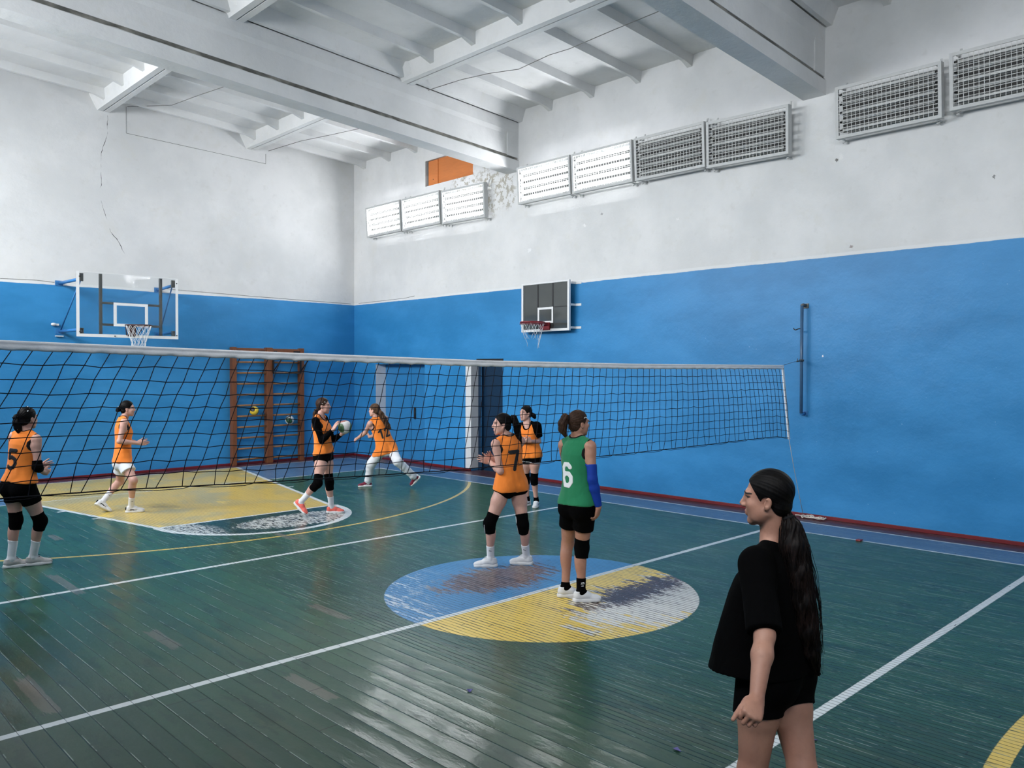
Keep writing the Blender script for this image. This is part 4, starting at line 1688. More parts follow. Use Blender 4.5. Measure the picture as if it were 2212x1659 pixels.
def hand_prims(w, d, n, t, s=1.0, curl=(20, 25, 15), spread=4.0, thumb=(35, 20), per=None):
    """w wrist, d pointing direction, n palm normal, t towards the thumb; curl = bend per finger joint in degrees"""
    d = unit(d)
    n = unit(n - d * (n @ d))
    t = unit(np.cross(n, d)) * (1 if np.cross(n, d) @ t >= 0 else -1)
    P = []
    kn = []
    for i, (lat, ln) in enumerate(((.028, .082), (.009, .086), (-.010, .082), (-.027, .074))):
        k_ = w + s * (d * ln + t * lat)
        kn.append(k_)
        P.append(cone(w + s * (d * .012 + t * lat * .55), k_, .0145 * s, .0105 * s, .012))
    P.append(ell(w + s * (d * .045), np.array([t, d, n]), np.array([.036, .045, .0135]) * s, .012))
    P.append(ell(w + s * (d * .035 + t * .026 + n * .008), np.array([t, d, n]), np.array([.017, .030, .014]) * s, .012))
    for i, (k_, L, r) in enumerate(zip(kn, (.070, .078, .072, .056), (.0088, .0090, .0085, .0076))):
        cu = per[i] if per else curl
        a = 0.0
        sp = math.radians(spread * (1.5 - i))
        p = k_
        rr = r
        for seg, frac in enumerate((.46, .30, .24)):
            a += math.radians(cu[seg])
            dd = math.cos(a) * (d * math.cos(sp) + t * math.sin(sp)) + math.sin(a) * n
            q = p + s * L * frac * dd
            P.append(cone(p, q, rr * s, (rr - .0008) * s, .004))
            p, rr = q, rr - .0008
    a0, a1 = math.radians(thumb[0]), math.radians(thumb[1])
    b0 = w + s * (d * .022 + t * .026 + n * .006)
    d1 = unit(d * math.cos(a0) + t * math.sin(a0) + n * .30)
    b1 = b0 + s * .042 * d1
    d2 = unit(d1 * math.cos(a1) + d * math.sin(a1) * .8 + n * .25 * math.sin(a1))
    b2 = b1 + s * .032 * d2
    d3 = unit(d2 + d * .25)
    b3 = b2 + s * .026 * d3
    P += [cone(b0, b1, .0135 * s, .0105 * s, .010), cone(b1, b2, .0103 * s, .0092 * s, .004), cone(b2, b3, .0090 * s, .0076 * s, .004)]
    return P
GLYPH = {'5': [[(.54, 1), (.12, 1), (.07, .56), (.3, .63), (.5, .52), (.56, .3), (.46, .09), (.26, 0), (.04, .09)]],
         '7': [[(.04, .98), (.56, .98), (.44, .62), (.27, 0)]],
         '1': [[(.1, .78), (.34, 1), (.34, 0)]],
         '2': [[(.05, .76), (.15, .95), (.33, 1), (.5, .9), (.54, .7), (.07, .03), (.58, .03)]],
         '6': [[(.52, .86), (.42, .98), (.2, .98), (.08, .82), (.06, .3), (.16, .04), (.42, .02), (.55, .2), (.54, .42), (.42, .56), (.2, .56), (.08, .44)]]}


def seg2(u, v, a, b):
    ax, ay = b[0] - a[0], b[1] - a[1]
    t = np.clip(((u - a[0]) * ax + (v - a[1]) * ay) / (ax * ax + ay * ay + 1e-12), 0, 1)
    return np.hypot(u - a[0] - t * ax, v - a[1] - t * ay)


def glyph_dist(txt, u, v, h, w=.105):
    """distance (m) to the strokes of txt centred at 0,0, height h"""
    d = np.full(u.shape, 9.0)
    n = len(txt)
    adv = .78
    for i, ch in enumerate(txt):
        ox = (i - n / 2) * adv + .09
        for line in GLYPH[ch]:
            for a, b in zip(line[:-1], line[1:]):
                d = np.minimum(d, seg2(u, v, ((a[0] + ox) * h, (a[1] - .5) * h), ((b[0] + ox) * h, (b[1] - .5) * h)))
    return d - w * h


def shell_post(region, out=.0025, inn=.008):
    def g(P, V):
        return np.maximum(np.maximum(V - out, -V - inn), region(P))
    return g


def solve_pose(F, J):
    """pixels -> joints"""
    s = F.s
    Q = {}
    Q['pelvis'] = F.at(*J['pelvis'])
    Q['neck'] = F.at(*J['neck'])
    up = unit(Q['neck'] - Q['pelvis'])
    Q['A'] = frame(F.dirn(J['torso']), up)
    R = Q['A'][0]
    for sd, sg in (('L', -1), ('R', 1)):
        sh = Q['neck'] + sg * R * J.get('shw', .155) * s - up * .055 * s
        if 'sh' + sd in J:
            sh = sh + J['sh' + sd][0] * F.r + J['sh' + sd][1] * F.e + J['sh' + sd][2] * UP
        Q['sh' + sd] = sh
        hip = Q['pelvis'] + sg * R * .082 * s - up * .015 * s
        if 'hip' + sd in J:
            hip = hip + J['hip' + sd][0] * F.r + J['hip' + sd][1] * F.e
        Q['hip' + sd] = hip
        e = J['el' + sd]
        Q['el' + sd] = F.at(e[0], e[1], e[2]) if not isinstance(e[2], str) else F.reach(sh, e[0], e[1], .285 * s, e[2])
        w = J['wr' + sd]
        Q['wr' + sd] = F.at(w[0], w[1], w[2]) if not isinstance(w[2], str) else F.reach(Q['el' + sd], w[0], w[1], .245 * s, w[2])
        h = J['hd' + sd]
        Q['hd' + sd] = unit((F.at(h[0], h[1], h[2]) if not isinstance(h[2], str) else F.reach(Q['wr' + sd], h[0], h[1], .135 * s, h[2])) - Q['wr' + sd])
        f = J['ft' + sd]                        # px, py, mode: 'floor' point under the ankle or ankle with depth offset; azimuth, pitch
        if f[2] == 'floor':
            Q['an' + sd] = F.floor(f[0], f[1]) + UP * .088
        else:
            Q['an' + sd] = F.at(f[0], f[1], f[2])
        Q['fd' + sd] = F.dirn(f[3], f[4])
        k = J['kn' + sd]
        Q['kn' + sd] = F.between(hip, Q['an' + sd], k[0], k[1], .40 * s, .395 * s, k[2])
    hd = J['head']
    Q['hc'] = F.at(hd[0], hd[1], hd[2])
    Q['hf'] = F.dirn(hd[3], hd[4])
    Q['hu'] = unit(UP + .0 * F.r) if len(hd) < 6 else unit(UP + hd[5] * F.r)
    ln = lambda a, b: round(float(np.linalg.norm(Q[a] - Q[b])), 2)
    print(J['id'], 'torso', ln('pelvis', 'neck'), 'neck-head', ln('neck', 'hc'), *['%s ua %.2f fa %.2f th %.2f sn %.2f ankz %.2f' % (d, ln('sh' + d, 'el' + d), ln('el' + d, 'wr' + d), ln('hip' + d, 'kn' + d), ln('kn' + d, 'an' + d), Q['an' + d][2]) for d in 'LR'])
    return Q


def build_person(F, J, wear):
    s = F.s
    Q = solve_pose(F, J)
    A, pel, neck = Q['A'], Q['pelvis'], Q['neck']
    up = A[2]
    Lt = np.linalg.norm(neck - pel)
    kt = Lt / .50
    base = np.array([F.g[0], F.g[1], 0.0])
    root = empty('person', tuple(base), wear['label'], 'person', wear.get('group'))
    vb, vc, vh = wear.get('vox', (.006, .006, .005))
    W = lambda x, y, t: pel + x * s * A[0] + y * s * A[1] + t * kt * A[2]
    lowA = wear.get('wide', 1.0)

    rings = [(-.095, 0, 0, .07, .07), (-.06, 0, -.008, .14, .095), (-.01, 0, -.012, .164, .106), (.06, 0, -.008, .156, .10), (.15, 0, .0, .128, .088),
             (.235, 0, .004, .122, .086), (.32, 0, .004, .134, .095), (.385, 0, .0, .139, .093), (.43, 0, -.006, .128, .078), (.475, 0, -.008, .085, .06), (.505, 0, -.004, .05, .045)]
    rings = [(t * kt, cx * s, cy * s, rx * s * lowA, ry * s * lowA) for t, cx, cy, rx, ry in rings]
    torso = [loft(pel, A, rings, .03)]
    for sg in (-1, 1):
        torso.append(ell(W(sg * .066, .066, .325), A, np.array([.056, .05, .056]) * s, .03))
        torso.append(ell(W(sg * .072, -.058, -.045), A, np.array([.086, .072, .088]) * s * lowA, .035))
    body = list(torso)
    hp, hs, HW, HA = head_prims(Q['hc'], Q['hf'], Q['hu'], .965)
    nb = Q['hc'] - HA[1] * .022 - HA[2] * .062
    body.append(cone(neck - up * .03 + A[1] * .012, nb, .053 * s, .049 * s, .03))
    arms, fore, thigh, shin, hands = {}, {}, {}, {}, {}
    for d, sg in (('L', -1), ('R', 1)):
        sh, el, wr = Q['sh' + d], Q['el' + d], Q['wr' + d]
        body.append(cone(neck + up * .018 + A[0] * sg * .035, neck * .22 + sh * .78 + up * .012, .030 * s, .036 * s, .035))
        arms[d] = [ell(sh - up * .004, A, np.array([.050, .048, .052]) * s, .03), cone(sh, el, .045 * s, .0355 * s, .025)]
        low = sh * .80 + el * .20
        arms[d].append(cone(low, W(sg * .098, .030, .33), .034 * s, .040 * s, .03))
        arms[d].append(cone(low, W(sg * .100, -.024, .33), .034 * s, .042 * s, .03))
        m_ = el + .32 * (wr - el)
        fore[d] = [cone(el, m_, .0358 * s, .0368 * s, .02), cone(m_, wr, .0368 * s, .0245 * s, .02), cone(wr, wr + Q['hd' + d] * .02, .0245 * s, .022 * s, .01)]
        hip, kn, an = Q['hip' + d], Q['kn' + d], Q['an' + d]
        th = unit(kn - hip)
        q1 = hip + .4 * (kn - hip)
        thigh[d] = [cone(hip, q1, .090 * s * lowA, .078 * s * lowA, .03), cone(q1, kn, .078 * s * lowA, .053 * s, .03)]
        fdir = Q['fd' + d]
        sv = unit(an - kn)
        back = -unit(fdir - sv * (fdir @ sv))
        shin[d] = [cone(kn, an, .049 * s, .034 * s, .025), ell(kn + .27 * (an - kn) + back * .017, frame(-back, -sv), np.array([.045, .044, .115]) * s, .03),
                   ell(kn - back * .008, frame(-back, -sv), np.array([.047, .048, .06]) * s, .025)]
        fu = unit(np.cross(np.cross(fdir, -sv if abs(fdir[2]) > .3 else UP), fdir))
        Q['fu' + d] = fu
        sole_b = an - fu * .088
        Q['sb' + d] = sole_b
        shin[d] += [cone(an, sole_b + fdir * -.035 + fu * .04, .034, .03, .02), cone(an, sole_b + fdir * .12 + fu * .028, .03, .022, .02)]
        hw = J.get('hand' + d, {})
        nrm = F.dirn(*hw.get('palm', (90, 0)))
        thb = F.dirn(*hw.get('thumb', (180, 20)))
        hands[d] = hand_prims(wr, Q['hd' + d], nrm, thb, s * .97, hw.get('curl', (18, 24, 14)), hw.get('spread', 4), hw.get('tb', (35, 20)), hw.get('per'))
        body += arms[d] + fore[d] + hands[d] + thigh[d] + shin[d]
    # fingers of one hand must not melt into each other: they come last with tiny blends
    mesh_ob('body', body + hp, vb, wear['skin'], root, base, subs=hs, smooth=1)

    # ---------------- face details
    fv = .0022 if vb < .005 else .0032
    fc = HW(0, .075, .012)
    fbox = (fc - .068, fc + .068)
    k9 = 1 / .965

    def face_part(name, mat, fn, out):
        for sg in (-1, 1):
            def reg(P, sg=sg):
                q = (P - Q['hc']) @ HA.T * k9
                return np.maximum(fn(q[:, 0] * sg, q[:, 2]), -q[:, 1])
            mesh_ob(name, hp, fv, mat, root, base, subs=hs, post=shell_post(reg, out, .006), smooth=1, keep=False, box=fbox)

    def brow_d(x, z):
        d_ = np.full(x.shape, 9.0)
        pt = [(.013, .0255), (.026, .0305), (.040, .0295), (.052, .0215)]
        for a_, b_ in zip(pt[:-1], pt[1:]):
            d_ = np.minimum(d_, seg2(x, z, a_, b_))
        return d_ - .0022
    ew = lambda x, z: (np.hypot((x - .032) / .0145, (z - .006 - .0008 * 0) / .0058) - 1) * .006
    face_part('eye', E_WHITE, ew, .0006)
    face_part('iris', E_DARK, lambda x, z: np.maximum(np.hypot(x - .032, z - .0065) - .0058, ew(x, z)), .0014)
    face_part('eyelash', E_BROW, lambda x, z: np.maximum(np.abs(np.hypot((x - .032) / .0155, (z - .006) / .0068) - 1) * .0068 - .0017, .0062 - z), .0024)
    face_part('eyebrow', E_BROW, brow_d, .0018)
    lp = [cone(HW(-.017, .0855, -.0585), HW(.017, .0855, -.0585), .0078, .0078, .006), ell(HW(0, .0895, -.0585), HA, np.array([.017, .0055, .005]), .004)]
    lp2 = [ell(HW(0, .0885, -.0685), HA, np.array([.016, .006, .0055]), .004)]
    mesh_ob('lips', [lp[1]] + lp2, .0022 if vb < .005 else .003, E_LIP, root, base, smooth=1, keep=False)

    # ---------------- hair
    H = wear['hair']
    zs = [-.14, -.085, -.05, -.03, -.018, -.004, .018, .045, .066, .082, .094, .13]
    ys = [-.075, -.062, -.034, -.024, .012, .022, .034, .050, .064, .072, .080, .12]
    tie = HW(*H['tie'])
    axd = unit(tie - HW(0, .08, .06))
    b1 = unit(np.cross(axd, HA[0] + .01))
    b2 = np.cross(axd, b1)
    amp = H.get('amp', .0012)

    def rip(P, f, fr=46):
        q = P - tie
        an_ = np.arctan2(q @ b1, q @ b2)
        return f - amp * (np.sin(an_ * fr + 2 * np.sin(an_ * 9)) + .8 * np.sin(an_ * 19 + 2))

    def cap(prim, hole=True):
        f0 = prim.f

        def f(P):
            q = (P - Q['hc']) @ HA.T
            v = rip(P, f0(P))
            v = np.maximum(v, q[:, 1] - np.interp(q[:, 2], zs, ys) + .06 * np.abs(q[:, 0]) - .004)
            ear = np.sqrt(((q[:, 1] + .004) / .022) ** 2 + ((q[:, 2] + .018) / .030) ** 2) - 1
            v = np.where(np.abs(q[:, 0]) > .05, np.maximum(v, -ear * .022), v)
            return v
        return Prim(f, prim.lo - .003, prim.hi + .003, .012)
    hv = H.get('vol', 1.0)
    hr = [cap(ell(HW(0, -.016, .033), HA, np.array([.0812, .1002, .0938]) * .965 * hv)), cap(ell(HW(0, -.046, -.028), HA, np.array([.066, .058, .058]) * .965 * hv))]
    mesh_ob('hair', hr, vh, H.get('capmat', H['mat']), root, base, smooth=1)
    if 'tail' in H:
        pts = []
        for it in H['tail']:
            pts.append((F.at(it[0], it[1], it[2]), it[3]) if it[0] != 'tie' else (tie, it[1]))
        tp = []
        for (p0, r0), (p1, r1) in zip(pts[:-1], pts[1:]):
            c_ = cone(p0, p1, r0, r1, .02)
            f0 = c_.f
            ax_ = unit(p1 - p0)
            n1 = unit(np.cross(ax_, F.e + .1 * F.r))
            n2 = np.cross(ax_, n1)

            def f(P, f0=f0, p0=p0, n1=n1, n2=n2, ax_=ax_):
                q = P - p0
                al = q @ ax_
                a_ = np.arctan2(q @ n1, q @ n2) + 1.2 * np.sin(al * 14) * H.get('curl', .25)
                return f0(P) - H.get('tamp', .003) * (np.sin(a_ * 7) + .6 * np.sin(a_ * 15 + 1.3) + .7 * np.sin(al * 40 + a_ * 3) * H.get('curl', .25))
            tp.append(Prim(f, c_.lo - .006, c_.hi + .006, .02))
        mesh_ob('ponytail', tp, vh, H['mat'], root, base, smooth=1)
        if H.get('strands'):
            rn = random.Random(5)
            sm_ = MB()
            for k in range(H['strands']):
                u_, v_ = rn.gauss(0, .55), rn.gauss(0, .55)
                ph = rn.uniform(0, 6)
                ext = rn.uniform(.75, 1.1)
                P_ = []
                for i_, (p0, r0) in enumerate(pts):
                    tt = i_ / (len(pts) - 1)
                    if tt > ext:
                        break
                    k_ = max(r0, .01) * (1.02 + .35 * tt * abs(u_))
                    nn = math.hypot(u_, v_) + 1e-6
                    P_.append(p0 + k_ * (u_ / nn * F.r + v_ / nn * F.e) + .010 * H.get('curl', .25) * 2 * math.sin(tt * 9 + ph) * F.r)
                if len(P_) < 3:
                    continue
                # refine
                t_ = np.linspace(0, len(P_) - 1, 4 * len(P_))
                P_ = [np.array([np.interp(x_, range(len(P_)), [p_[c_] for p_ in P_]) for c_ in range(3)]) for x_ in t_]
                rr = [.0016 * (1 - .75 * i_ / len(P_)) for i_ in range(len(P_))]
                sm_.tube([p_ - base for p_ in P_], rr, 4)
            so = sm_.build('hair_strands', H['mat'], root)
            so['kind'] = 'stuff'
        if H.get('band', True):
            p0, r0 = pts[0]
            ax_ = unit(pts[1][0] - p0)
            n1 = unit(np.cross(ax_, F.e + .1 * UP))
            n2 = np.cross(ax_, n1)
            bd = MB()
            rb_ = H.get('band_r', r0 + .006)
            c0 = p0 + ax_ * .006
            bd.tube([c0 - base + rb_ * (math.cos(2 * PI * k / 20) * n1 + math.sin(2 * PI * k / 20) * n2) for k in range(20)], .008, 8, closed=True)
            bd.build('hair_tie', H.get('band_mat', C_TRIM), root)
    for (x_, y_, z_, dx_, dy_, dz_) in H.get('clips', []):
        c_ = MB()
        c_.tube([HW(x_, y_, z_) - base, HW(x_ + dx_, y_ + dy_, z_ + dz_) - base], .0045, 6)
        c_.build('hair_clip', E_PIN, root)

    # ---------------- upper clothing
    top = wear['top']
    hem = top.get('hem', -.14)
    lo_ = top.get('loose', 1.0)
    hx, hy, hoff = top.get('hemx', .176), top.get('hemy', .122), top.get('hemoff', 0.0)
    jr = [(hem, 0, hoff, hx, hy), (hem * .4, 0, hoff * .8, hx * .985, hy * .98), (.06, 0, hoff * .6, .166 * lo_, .113 * lo_), (.16, 0, hoff * .5 + .004, .150 * lo_, .105 * lo_), (.25, 0, .008, .146 * lo_, .110 * lo_),
          (.33, 0, .008, .150 * lo_, .113 * lo_), (.39, 0, .002, .148 * lo_, .104 * lo_), (.432, 0, -.004, .138, .084), (.475, 0, -.006, .095, .064), (.50, 0, -.004, .06, .05)]
    if 'rings' in top:
        jr = top['rings']
    jr = [(t * kt, cx * s, cy * s, rx * s, ry * s) for t, cx, cy, rx, ry in jr]
    jl = loft(pel, A, jr, .02)
    f0 = jl.f
    fa = top.get('fold', .0045)

    def jf(P):
        q = (P - pel) @ A.T
        w_ = np.clip((.36 - q[:, 2]) / .3, 0, 1)
        an_ = np.arctan2(q[:, 0], q[:, 1])
        return f0(P) - fa * w_ * (np.sin(an_ * 7 + q[:, 2] * 9) + .6 * np.sin(an_ * 13 - q[:, 2] * 14 + 1) + .5 * np.sin(q[:, 2] * 55 + an_ * 3) * np.clip(1 - np.abs(q[:, 2] - .06) / .13, 0, 1))
    hemn = unit(-up + top.get('hemtilt', 0.0) * A[1] + top.get('hemroll', 0.0) * A[0])
    hemp = W(0, 0, hem)
    jp = [Prim(jf, jl.lo, jl.hi, .02).clip((hemp, hemn))]
    jp += [p.inflate(.013).clip((hemp, hemn)) for p in torso]
    for d in 'LR':
        hip, kn = Q['hip' + d], Q['kn' + d]
        jp.append(cone(hip + up * .02, hip + .42 * (kn - hip), (.105 * lowA) * s, (.098 * lowA) * s, .04).clip((hemp, hemn)))
    for d, sg in (('L', -1), ('R', 1)):
        sh = Q['sh' + d]
        jp.append(cone(neck + A[0] * sg * .05 * s + up * .004, neck * .18 + sh * .82 + up * .010, .040 * s, .046 * s, .03))
    neckhole = cone(neck - up * .004 + A[1] * .022, neck + up * .2, .066 * s, .066 * s)
    frontdip = cone(neck - up * .03 + A[1] * .075, neck + up * .1 + A[1] * .11, .048 * s, .06 * s)
    subs = [neckhole, frontdip]
    for q_ in subs:
        q_.k = .004
    holes = []
    if top['kind'] == 'tank':
        for d, sg in (('L', -1), ('R', 1)):
            c0 = Q['sh' + d] - up * .050 * s + A[0] * sg * .058 * s
            h_ = cone(c0 - A[1] * .25, c0 + A[1] * .25, .082 * s, .082 * s)
            h2 = cone(c0 - A[1] * .25 + up * .12 + A[0] * sg * .05, c0 + A[1] * .25 + up * .12 + A[0] * sg * .05, .10 * s, .10 * s)
            h_.k = .004
            h2.k = .004
            holes += [h_, h2]
        mesh_ob('jersey', jp, vc, top['mat'], root, base, subs=subs + holes, smooth=2)
        tw = top.get('trim', .015)

        def treg(P):
            d_ = np.minimum(neckhole.f(P), frontdip.f(P)) - tw
            for h_ in holes:
                d_ = np.minimum(d_, h_.f(P) - tw)
            dj = np.min([p_.f(P) for p_ in jp], axis=0)
            return np.maximum(d_, -(dj + .007))
        mesh_ob('jersey_trim', jp, vc * .8, C_TRIM, root, base, subs=subs + holes, post=shell_post(treg, .003, .007), smooth=1, split=True)
    else:
        for d, sg in (('L', -1), ('R', 1)):
            sh, el = Q['sh' + d], Q['el' + d]
            e_ = sh + top['sleeve'] * (el - sh)
            pl = (e_, unit(el - sh))
            rs, re = top.get('slr', (.062, .064))
            jp += [p.inflate(.010).clip(pl) for p in arms[d]]
            jp.append(cone(sh - unit(el - sh) * .01, e_ + .05 * unit(el - sh), rs * s, re * s, .045).clip(pl))
        mesh_ob('shirt', jp, vc, top['mat'], root, base, subs=subs, smooth=2)
        if 'raglan' in top:
            def rreg(P):
                q = (P - pel) @ A.T
                line = .118 - .30 * (q[:, 2] / kt - .36)
                d1 = (line - np.abs(q[:, 0]))
                return np.maximum(d1, -(q[:, 2] - .05))
            def creg(P):
                return np.minimum(rreg(P), np.minimum(neckhole.f(P), frontdip.f(P)) - .016)
            mesh_ob('raglan_sleeve', jp, vc * .8, top['raglan'], root, base, subs=subs, post=shell_post(creg, .003, .008), smooth=1, split=True)
    if 'number' in top:
        txt, nh, nu, nv, nm_ = top['number']

        def nreg(P):
            q = (P - pel) @ A.T
            return np.maximum(glyph_dist(txt, q[:, 0] - nu, q[:, 2] - nv, nh), q[:, 1])
        o = mesh_ob('number', jp, .0042, nm_, root, base, subs=subs + holes, post=shell_post(nreg, .0045, .006), smooth=1, keep=False)
        if o:
            o['label'] = 'printed number %s' % txt
    for d in wear.get('long_sleeve', {}):
        mt, f_a, f_b = wear['long_sleeve'][d]
        sh, el, wr = Q['sh' + d], Q['el' + d], Q['wr' + d]
        pr = []
        a0 = sh + f_a * (el - sh)
        cl = [(a0, unit(sh - el))] if f_a > 0 else []
        for p in arms[d]:
            pr.append(p.inflate(.0065).clip(*cl))
        e_ = el + f_b * (wr - el)
        if f_b > 0:
            for p in fore[d][:2]:
                pr.append(p.inflate(.0065).clip((e_, unit(wr - el)), *([(el + f_a * 0 * (wr - el), unit(el - wr) * 0)] if False else [])))
        mesh_ob('sleeve', pr, vc, mt, root, base, smooth=1)
    for d in wear.get('elbow_pad', {}):
        sh, el, wr = Q['sh' + d], Q['el' + d], Q['wr' + d]
        u1, u2 = unit(sh - el), unit(wr - el)
        pr = [cone(el + u1 * .09, el, .048, .049, .02).clip((el + u1 * .07, u1)), cone(el, el + u2 * .10, .049, .047, .02).clip((el + u2 * .08, u2))]
        mesh_ob('elbow_pad', pr, vc, C_BLACK, root, base, smooth=1)

    # ---------------- lower clothing
    lw = wear['bottom']
    sp = []
    if lw['kind'] == 'shorts':
        wt = lw.get('waist', .10)
        inf = lw.get('inf', .007)
        sp += [p.inflate(inf).clip((W(0, 0, wt), up)) for p in torso if p.lo[2] < W(0, 0, .1)[2]]
        for d in 'LR':
            hip, kn = Q['hip' + d], Q['kn' + d]
            u_ = unit(kn - hip)
            fr = lw['len' + d] if 'len' + d in lw else lw.get('len', .45)
            e_ = hip + fr * (kn - hip)
            nrm = unit(u_ + lw.get('cut', 0.0) * A[1])
            r1 = np.interp(fr, [0, .4, 1], [.09, .078, .053]) * s * lowA + lw.get('flare', .012)
            sp.append(cone(hip, e_ + .06 * u_, .0945 * s * lowA, r1, .03).clip((e_, nrm)))
        mesh_ob('shorts', sp, vc, lw['mat'], root, base, smooth=1)
        if 'hemline' in lw:
            def hreg(P):
                d_ = np.full(len(P), 9.0)
                for d in 'LR':
                    hip, kn = Q['hip' + d], Q['kn' + d]
                    e_ = hip + lw.get('len', .45) * (kn - hip)
                    d_ = np.minimum(d_, np.abs((P - e_) @ unit(kn - hip) + .010) - .006)
                return d_
            mesh_ob('hem_piping', sp, vc, lw['hemline'], root, base, post=shell_post(hreg, .003, .006), smooth=1, split=True)
    else:
        sp += [p.inflate(.007).clip((W(0, 0, .06), up)) for p in torso if p.lo[2] < W(0, 0, .1)[2]]
        for d in 'LR':
            hip, kn, an = Q['hip' + d], Q['kn' + d], Q['an' + d]
            u_ = unit(an - kn)
            for (a_, b_, ra, rb) in ((hip, kn, .096, .082), (kn, an - u_ * .03, .082, .062), (an - u_ * .03, an + u_ * .03, .062, .048)):
                c_ = cone(a_, b_, ra * s, rb * s, .03)
                fz = c_.f
                ax_ = unit(b_ - a_)

                def f(P, fz=fz, a_=a_, ax_=ax_):
                    al = (P - a_) @ ax_
                    return fz(P) - .0018 * (np.sin(al * 62 + (P @ F.r) * 25) + .7 * np.sin(al * 31 - (P @ F.r) * 40 + 1))
                sp.append(Prim(f, c_.lo - .008, c_.hi + .008, .03).clip((an + u_ * .02, u_)))
        mesh_ob('trousers', sp, vc, lw['mat'], root, base, smooth=1)
    for d in wear.get('knee_pad', ''):
        hip, kn, an = Q['hip' + d], Q['kn' + d], Q['an' + d]
        u1, u2 = unit(hip - kn), unit(an - kn)
        fdir = Q['fd' + d]
        fr_ = unit(fdir - u2 * (fdir @ u2))
        la, lb = wear.get('pad', (.10, .095))
        pr = [cone(kn + u1 * (la + .03), kn, .069 * s, .061 * s, .02).clip((kn + u1 * la, u1)), cone(kn, kn + u2 * (lb + .03), .061 * s, .060 * s, .02).clip((kn + u2 * lb, u2)),
              ell(kn + fr_ * .022, frame(fr_, -u2), np.array([.05, .047, .07]) * s, .025)]
        mesh_ob('knee_pad', pr, vc, C_BLACK, root, base, smooth=1)
        if wear.get('pad_stripe'):
            st_ = MB()
            o1, o2 = kn + u1 * (la - .008), kn + u2 * (lb - .01)
            sd_ = unit(np.cross(fr_, u2))
            sgn = -1 if (sd_ @ F.e) > 0 else 1
            pts = [o1 + sd_ * sgn * .035 * s + fr_ * .060 * s, kn + sd_ * sgn * .036 * s + fr_ * .060 * s, o2 + sd_ * sgn * .033 * s + fr_ * .054 * s]
            st_.tube([p_ - base for p_ in pts], .004, 6)
            st_.build('pad_piping', C_WHITE, root)

    # ---------------- socks and shoes
    for d in 'LR':
        kn, an = Q['kn' + d], Q['an' + d]
        fdir, fu, sb = Q['fd' + d], Q['fu' + d], Q['sb' + d]
        if d in wear.get('sock', {}):
            mt, hh = wear['sock'][d]
            u_ = unit(kn - an)
            pr = [p.inflate(.0045).clip((an + u_ * hh, u_), (sb + fu * .03, -fu)) for p in shin[d]]
            mesh_ob('sock', pr, vc, mt, root, base, smooth=1)
            if 'sock_mark' in wear and d in wear['sock_mark']:
                mk = MB()
                lat = unit(np.cross(fdir, u_))
                sgn = -1 if lat @ F.e > 0 else 1
                c0 = an + u_ * (hh - .05) + lat * sgn * .0405 + fdir * .006
                for (a_, b_) in wear['sock_mark'][d][1]:
                    mk.tube([c0 + fdir * a_[0] + u_ * a_[1] - base, c0 + fdir * b_[0] + u_ * b_[1] - base], .0035, 5)
                mk.build('sock_mark', wear['sock_mark'][d][0], root)
        if 'shoe' not in wear:
            continue
        sm, so_, lace, tongue = wear['shoe']
        G = lambda f_, h_, l_=0.0: sb + fdir * f_ + fu * h_ + unit(np.cross(fdir, fu)) * l_
        FA = np.array([unit(np.cross(fdir, fu)), fdir, fu])
        bot, topc = (sb + fu * .020, -fu), (sb + fu * .100 - fdir * .02, unit(fu - fdir * .25))
        upr = [cone(G(-.033, .052), G(.05, .052), .0385, .041, .02).clip(bot), cone(G(.03, .060), G(.115, .034), .038, .030, .02).clip(bot),
               ell(G(.125, .028), FA, (.043, .062, .034), .02).clip(bot), cone(G(-.018, .05), G(-.022, .115), .042, .041, .015).clip(topc)]
        sh_o = mesh_ob('shoe', upr, vc, sm, root, base, smooth=1)
        sl = [cone(G(-.036, .014), G(.06, .014), .043, .043, .02).clip((G(0, .0), -fu), (G(0, .032), unit(fu + fdir * .05))),
              cone(G(.05, .014), G(.135, .016), .043, .048, .02).clip((G(0, .0), -fu), (G(0, .028), fu))]
        mesh_ob('shoe_sole', sl, vc, so_, root, base, smooth=1)
        if lace is not None:
            lc = MB()
            for q_ in range(5):
                f_, h_ = .045 + q_ * .017, .088 - q_ * .0075
                lc.tube([G(f_, h_ - .014, -.026) - base, G(f_ + .004, h_ + .004, 0) - base, G(f_, h_ - .014, .026) - base], .0035, 5)
            lc.tube([G(.04, .092, 0) - base, G(.045, .102, .022) - base, G(.065, .094, .04) - base], .003, 5)
            lc.tube([G(.04, .092, 0) - base, G(.05, .105, -.02) - base, G(.07, .096, -.035) - base], .003, 5)
            lc.build('laces', lace, root)
        if tongue is not None:
            mk = []
            for sg in (-1, 1):
                mk.append(cone(G(-.01, .045, sg * .036), G(.07, .056, sg * .030), .011, .008, .01))
                mk.append(cone(G(.03, .04, sg * .037), G(.085, .034, sg * .034), .008, .006, .01))
            mk.append(ell(G(-.06, .06), FA, (.026, .018, .03), .01))
            mesh_ob('shoe_panel', mk, vc, tongue, root, base, smooth=1, split=True)
    return root, Q


STD_SHOE = (C_SHOEW, C_SOLEW, C_SOLEW, None)
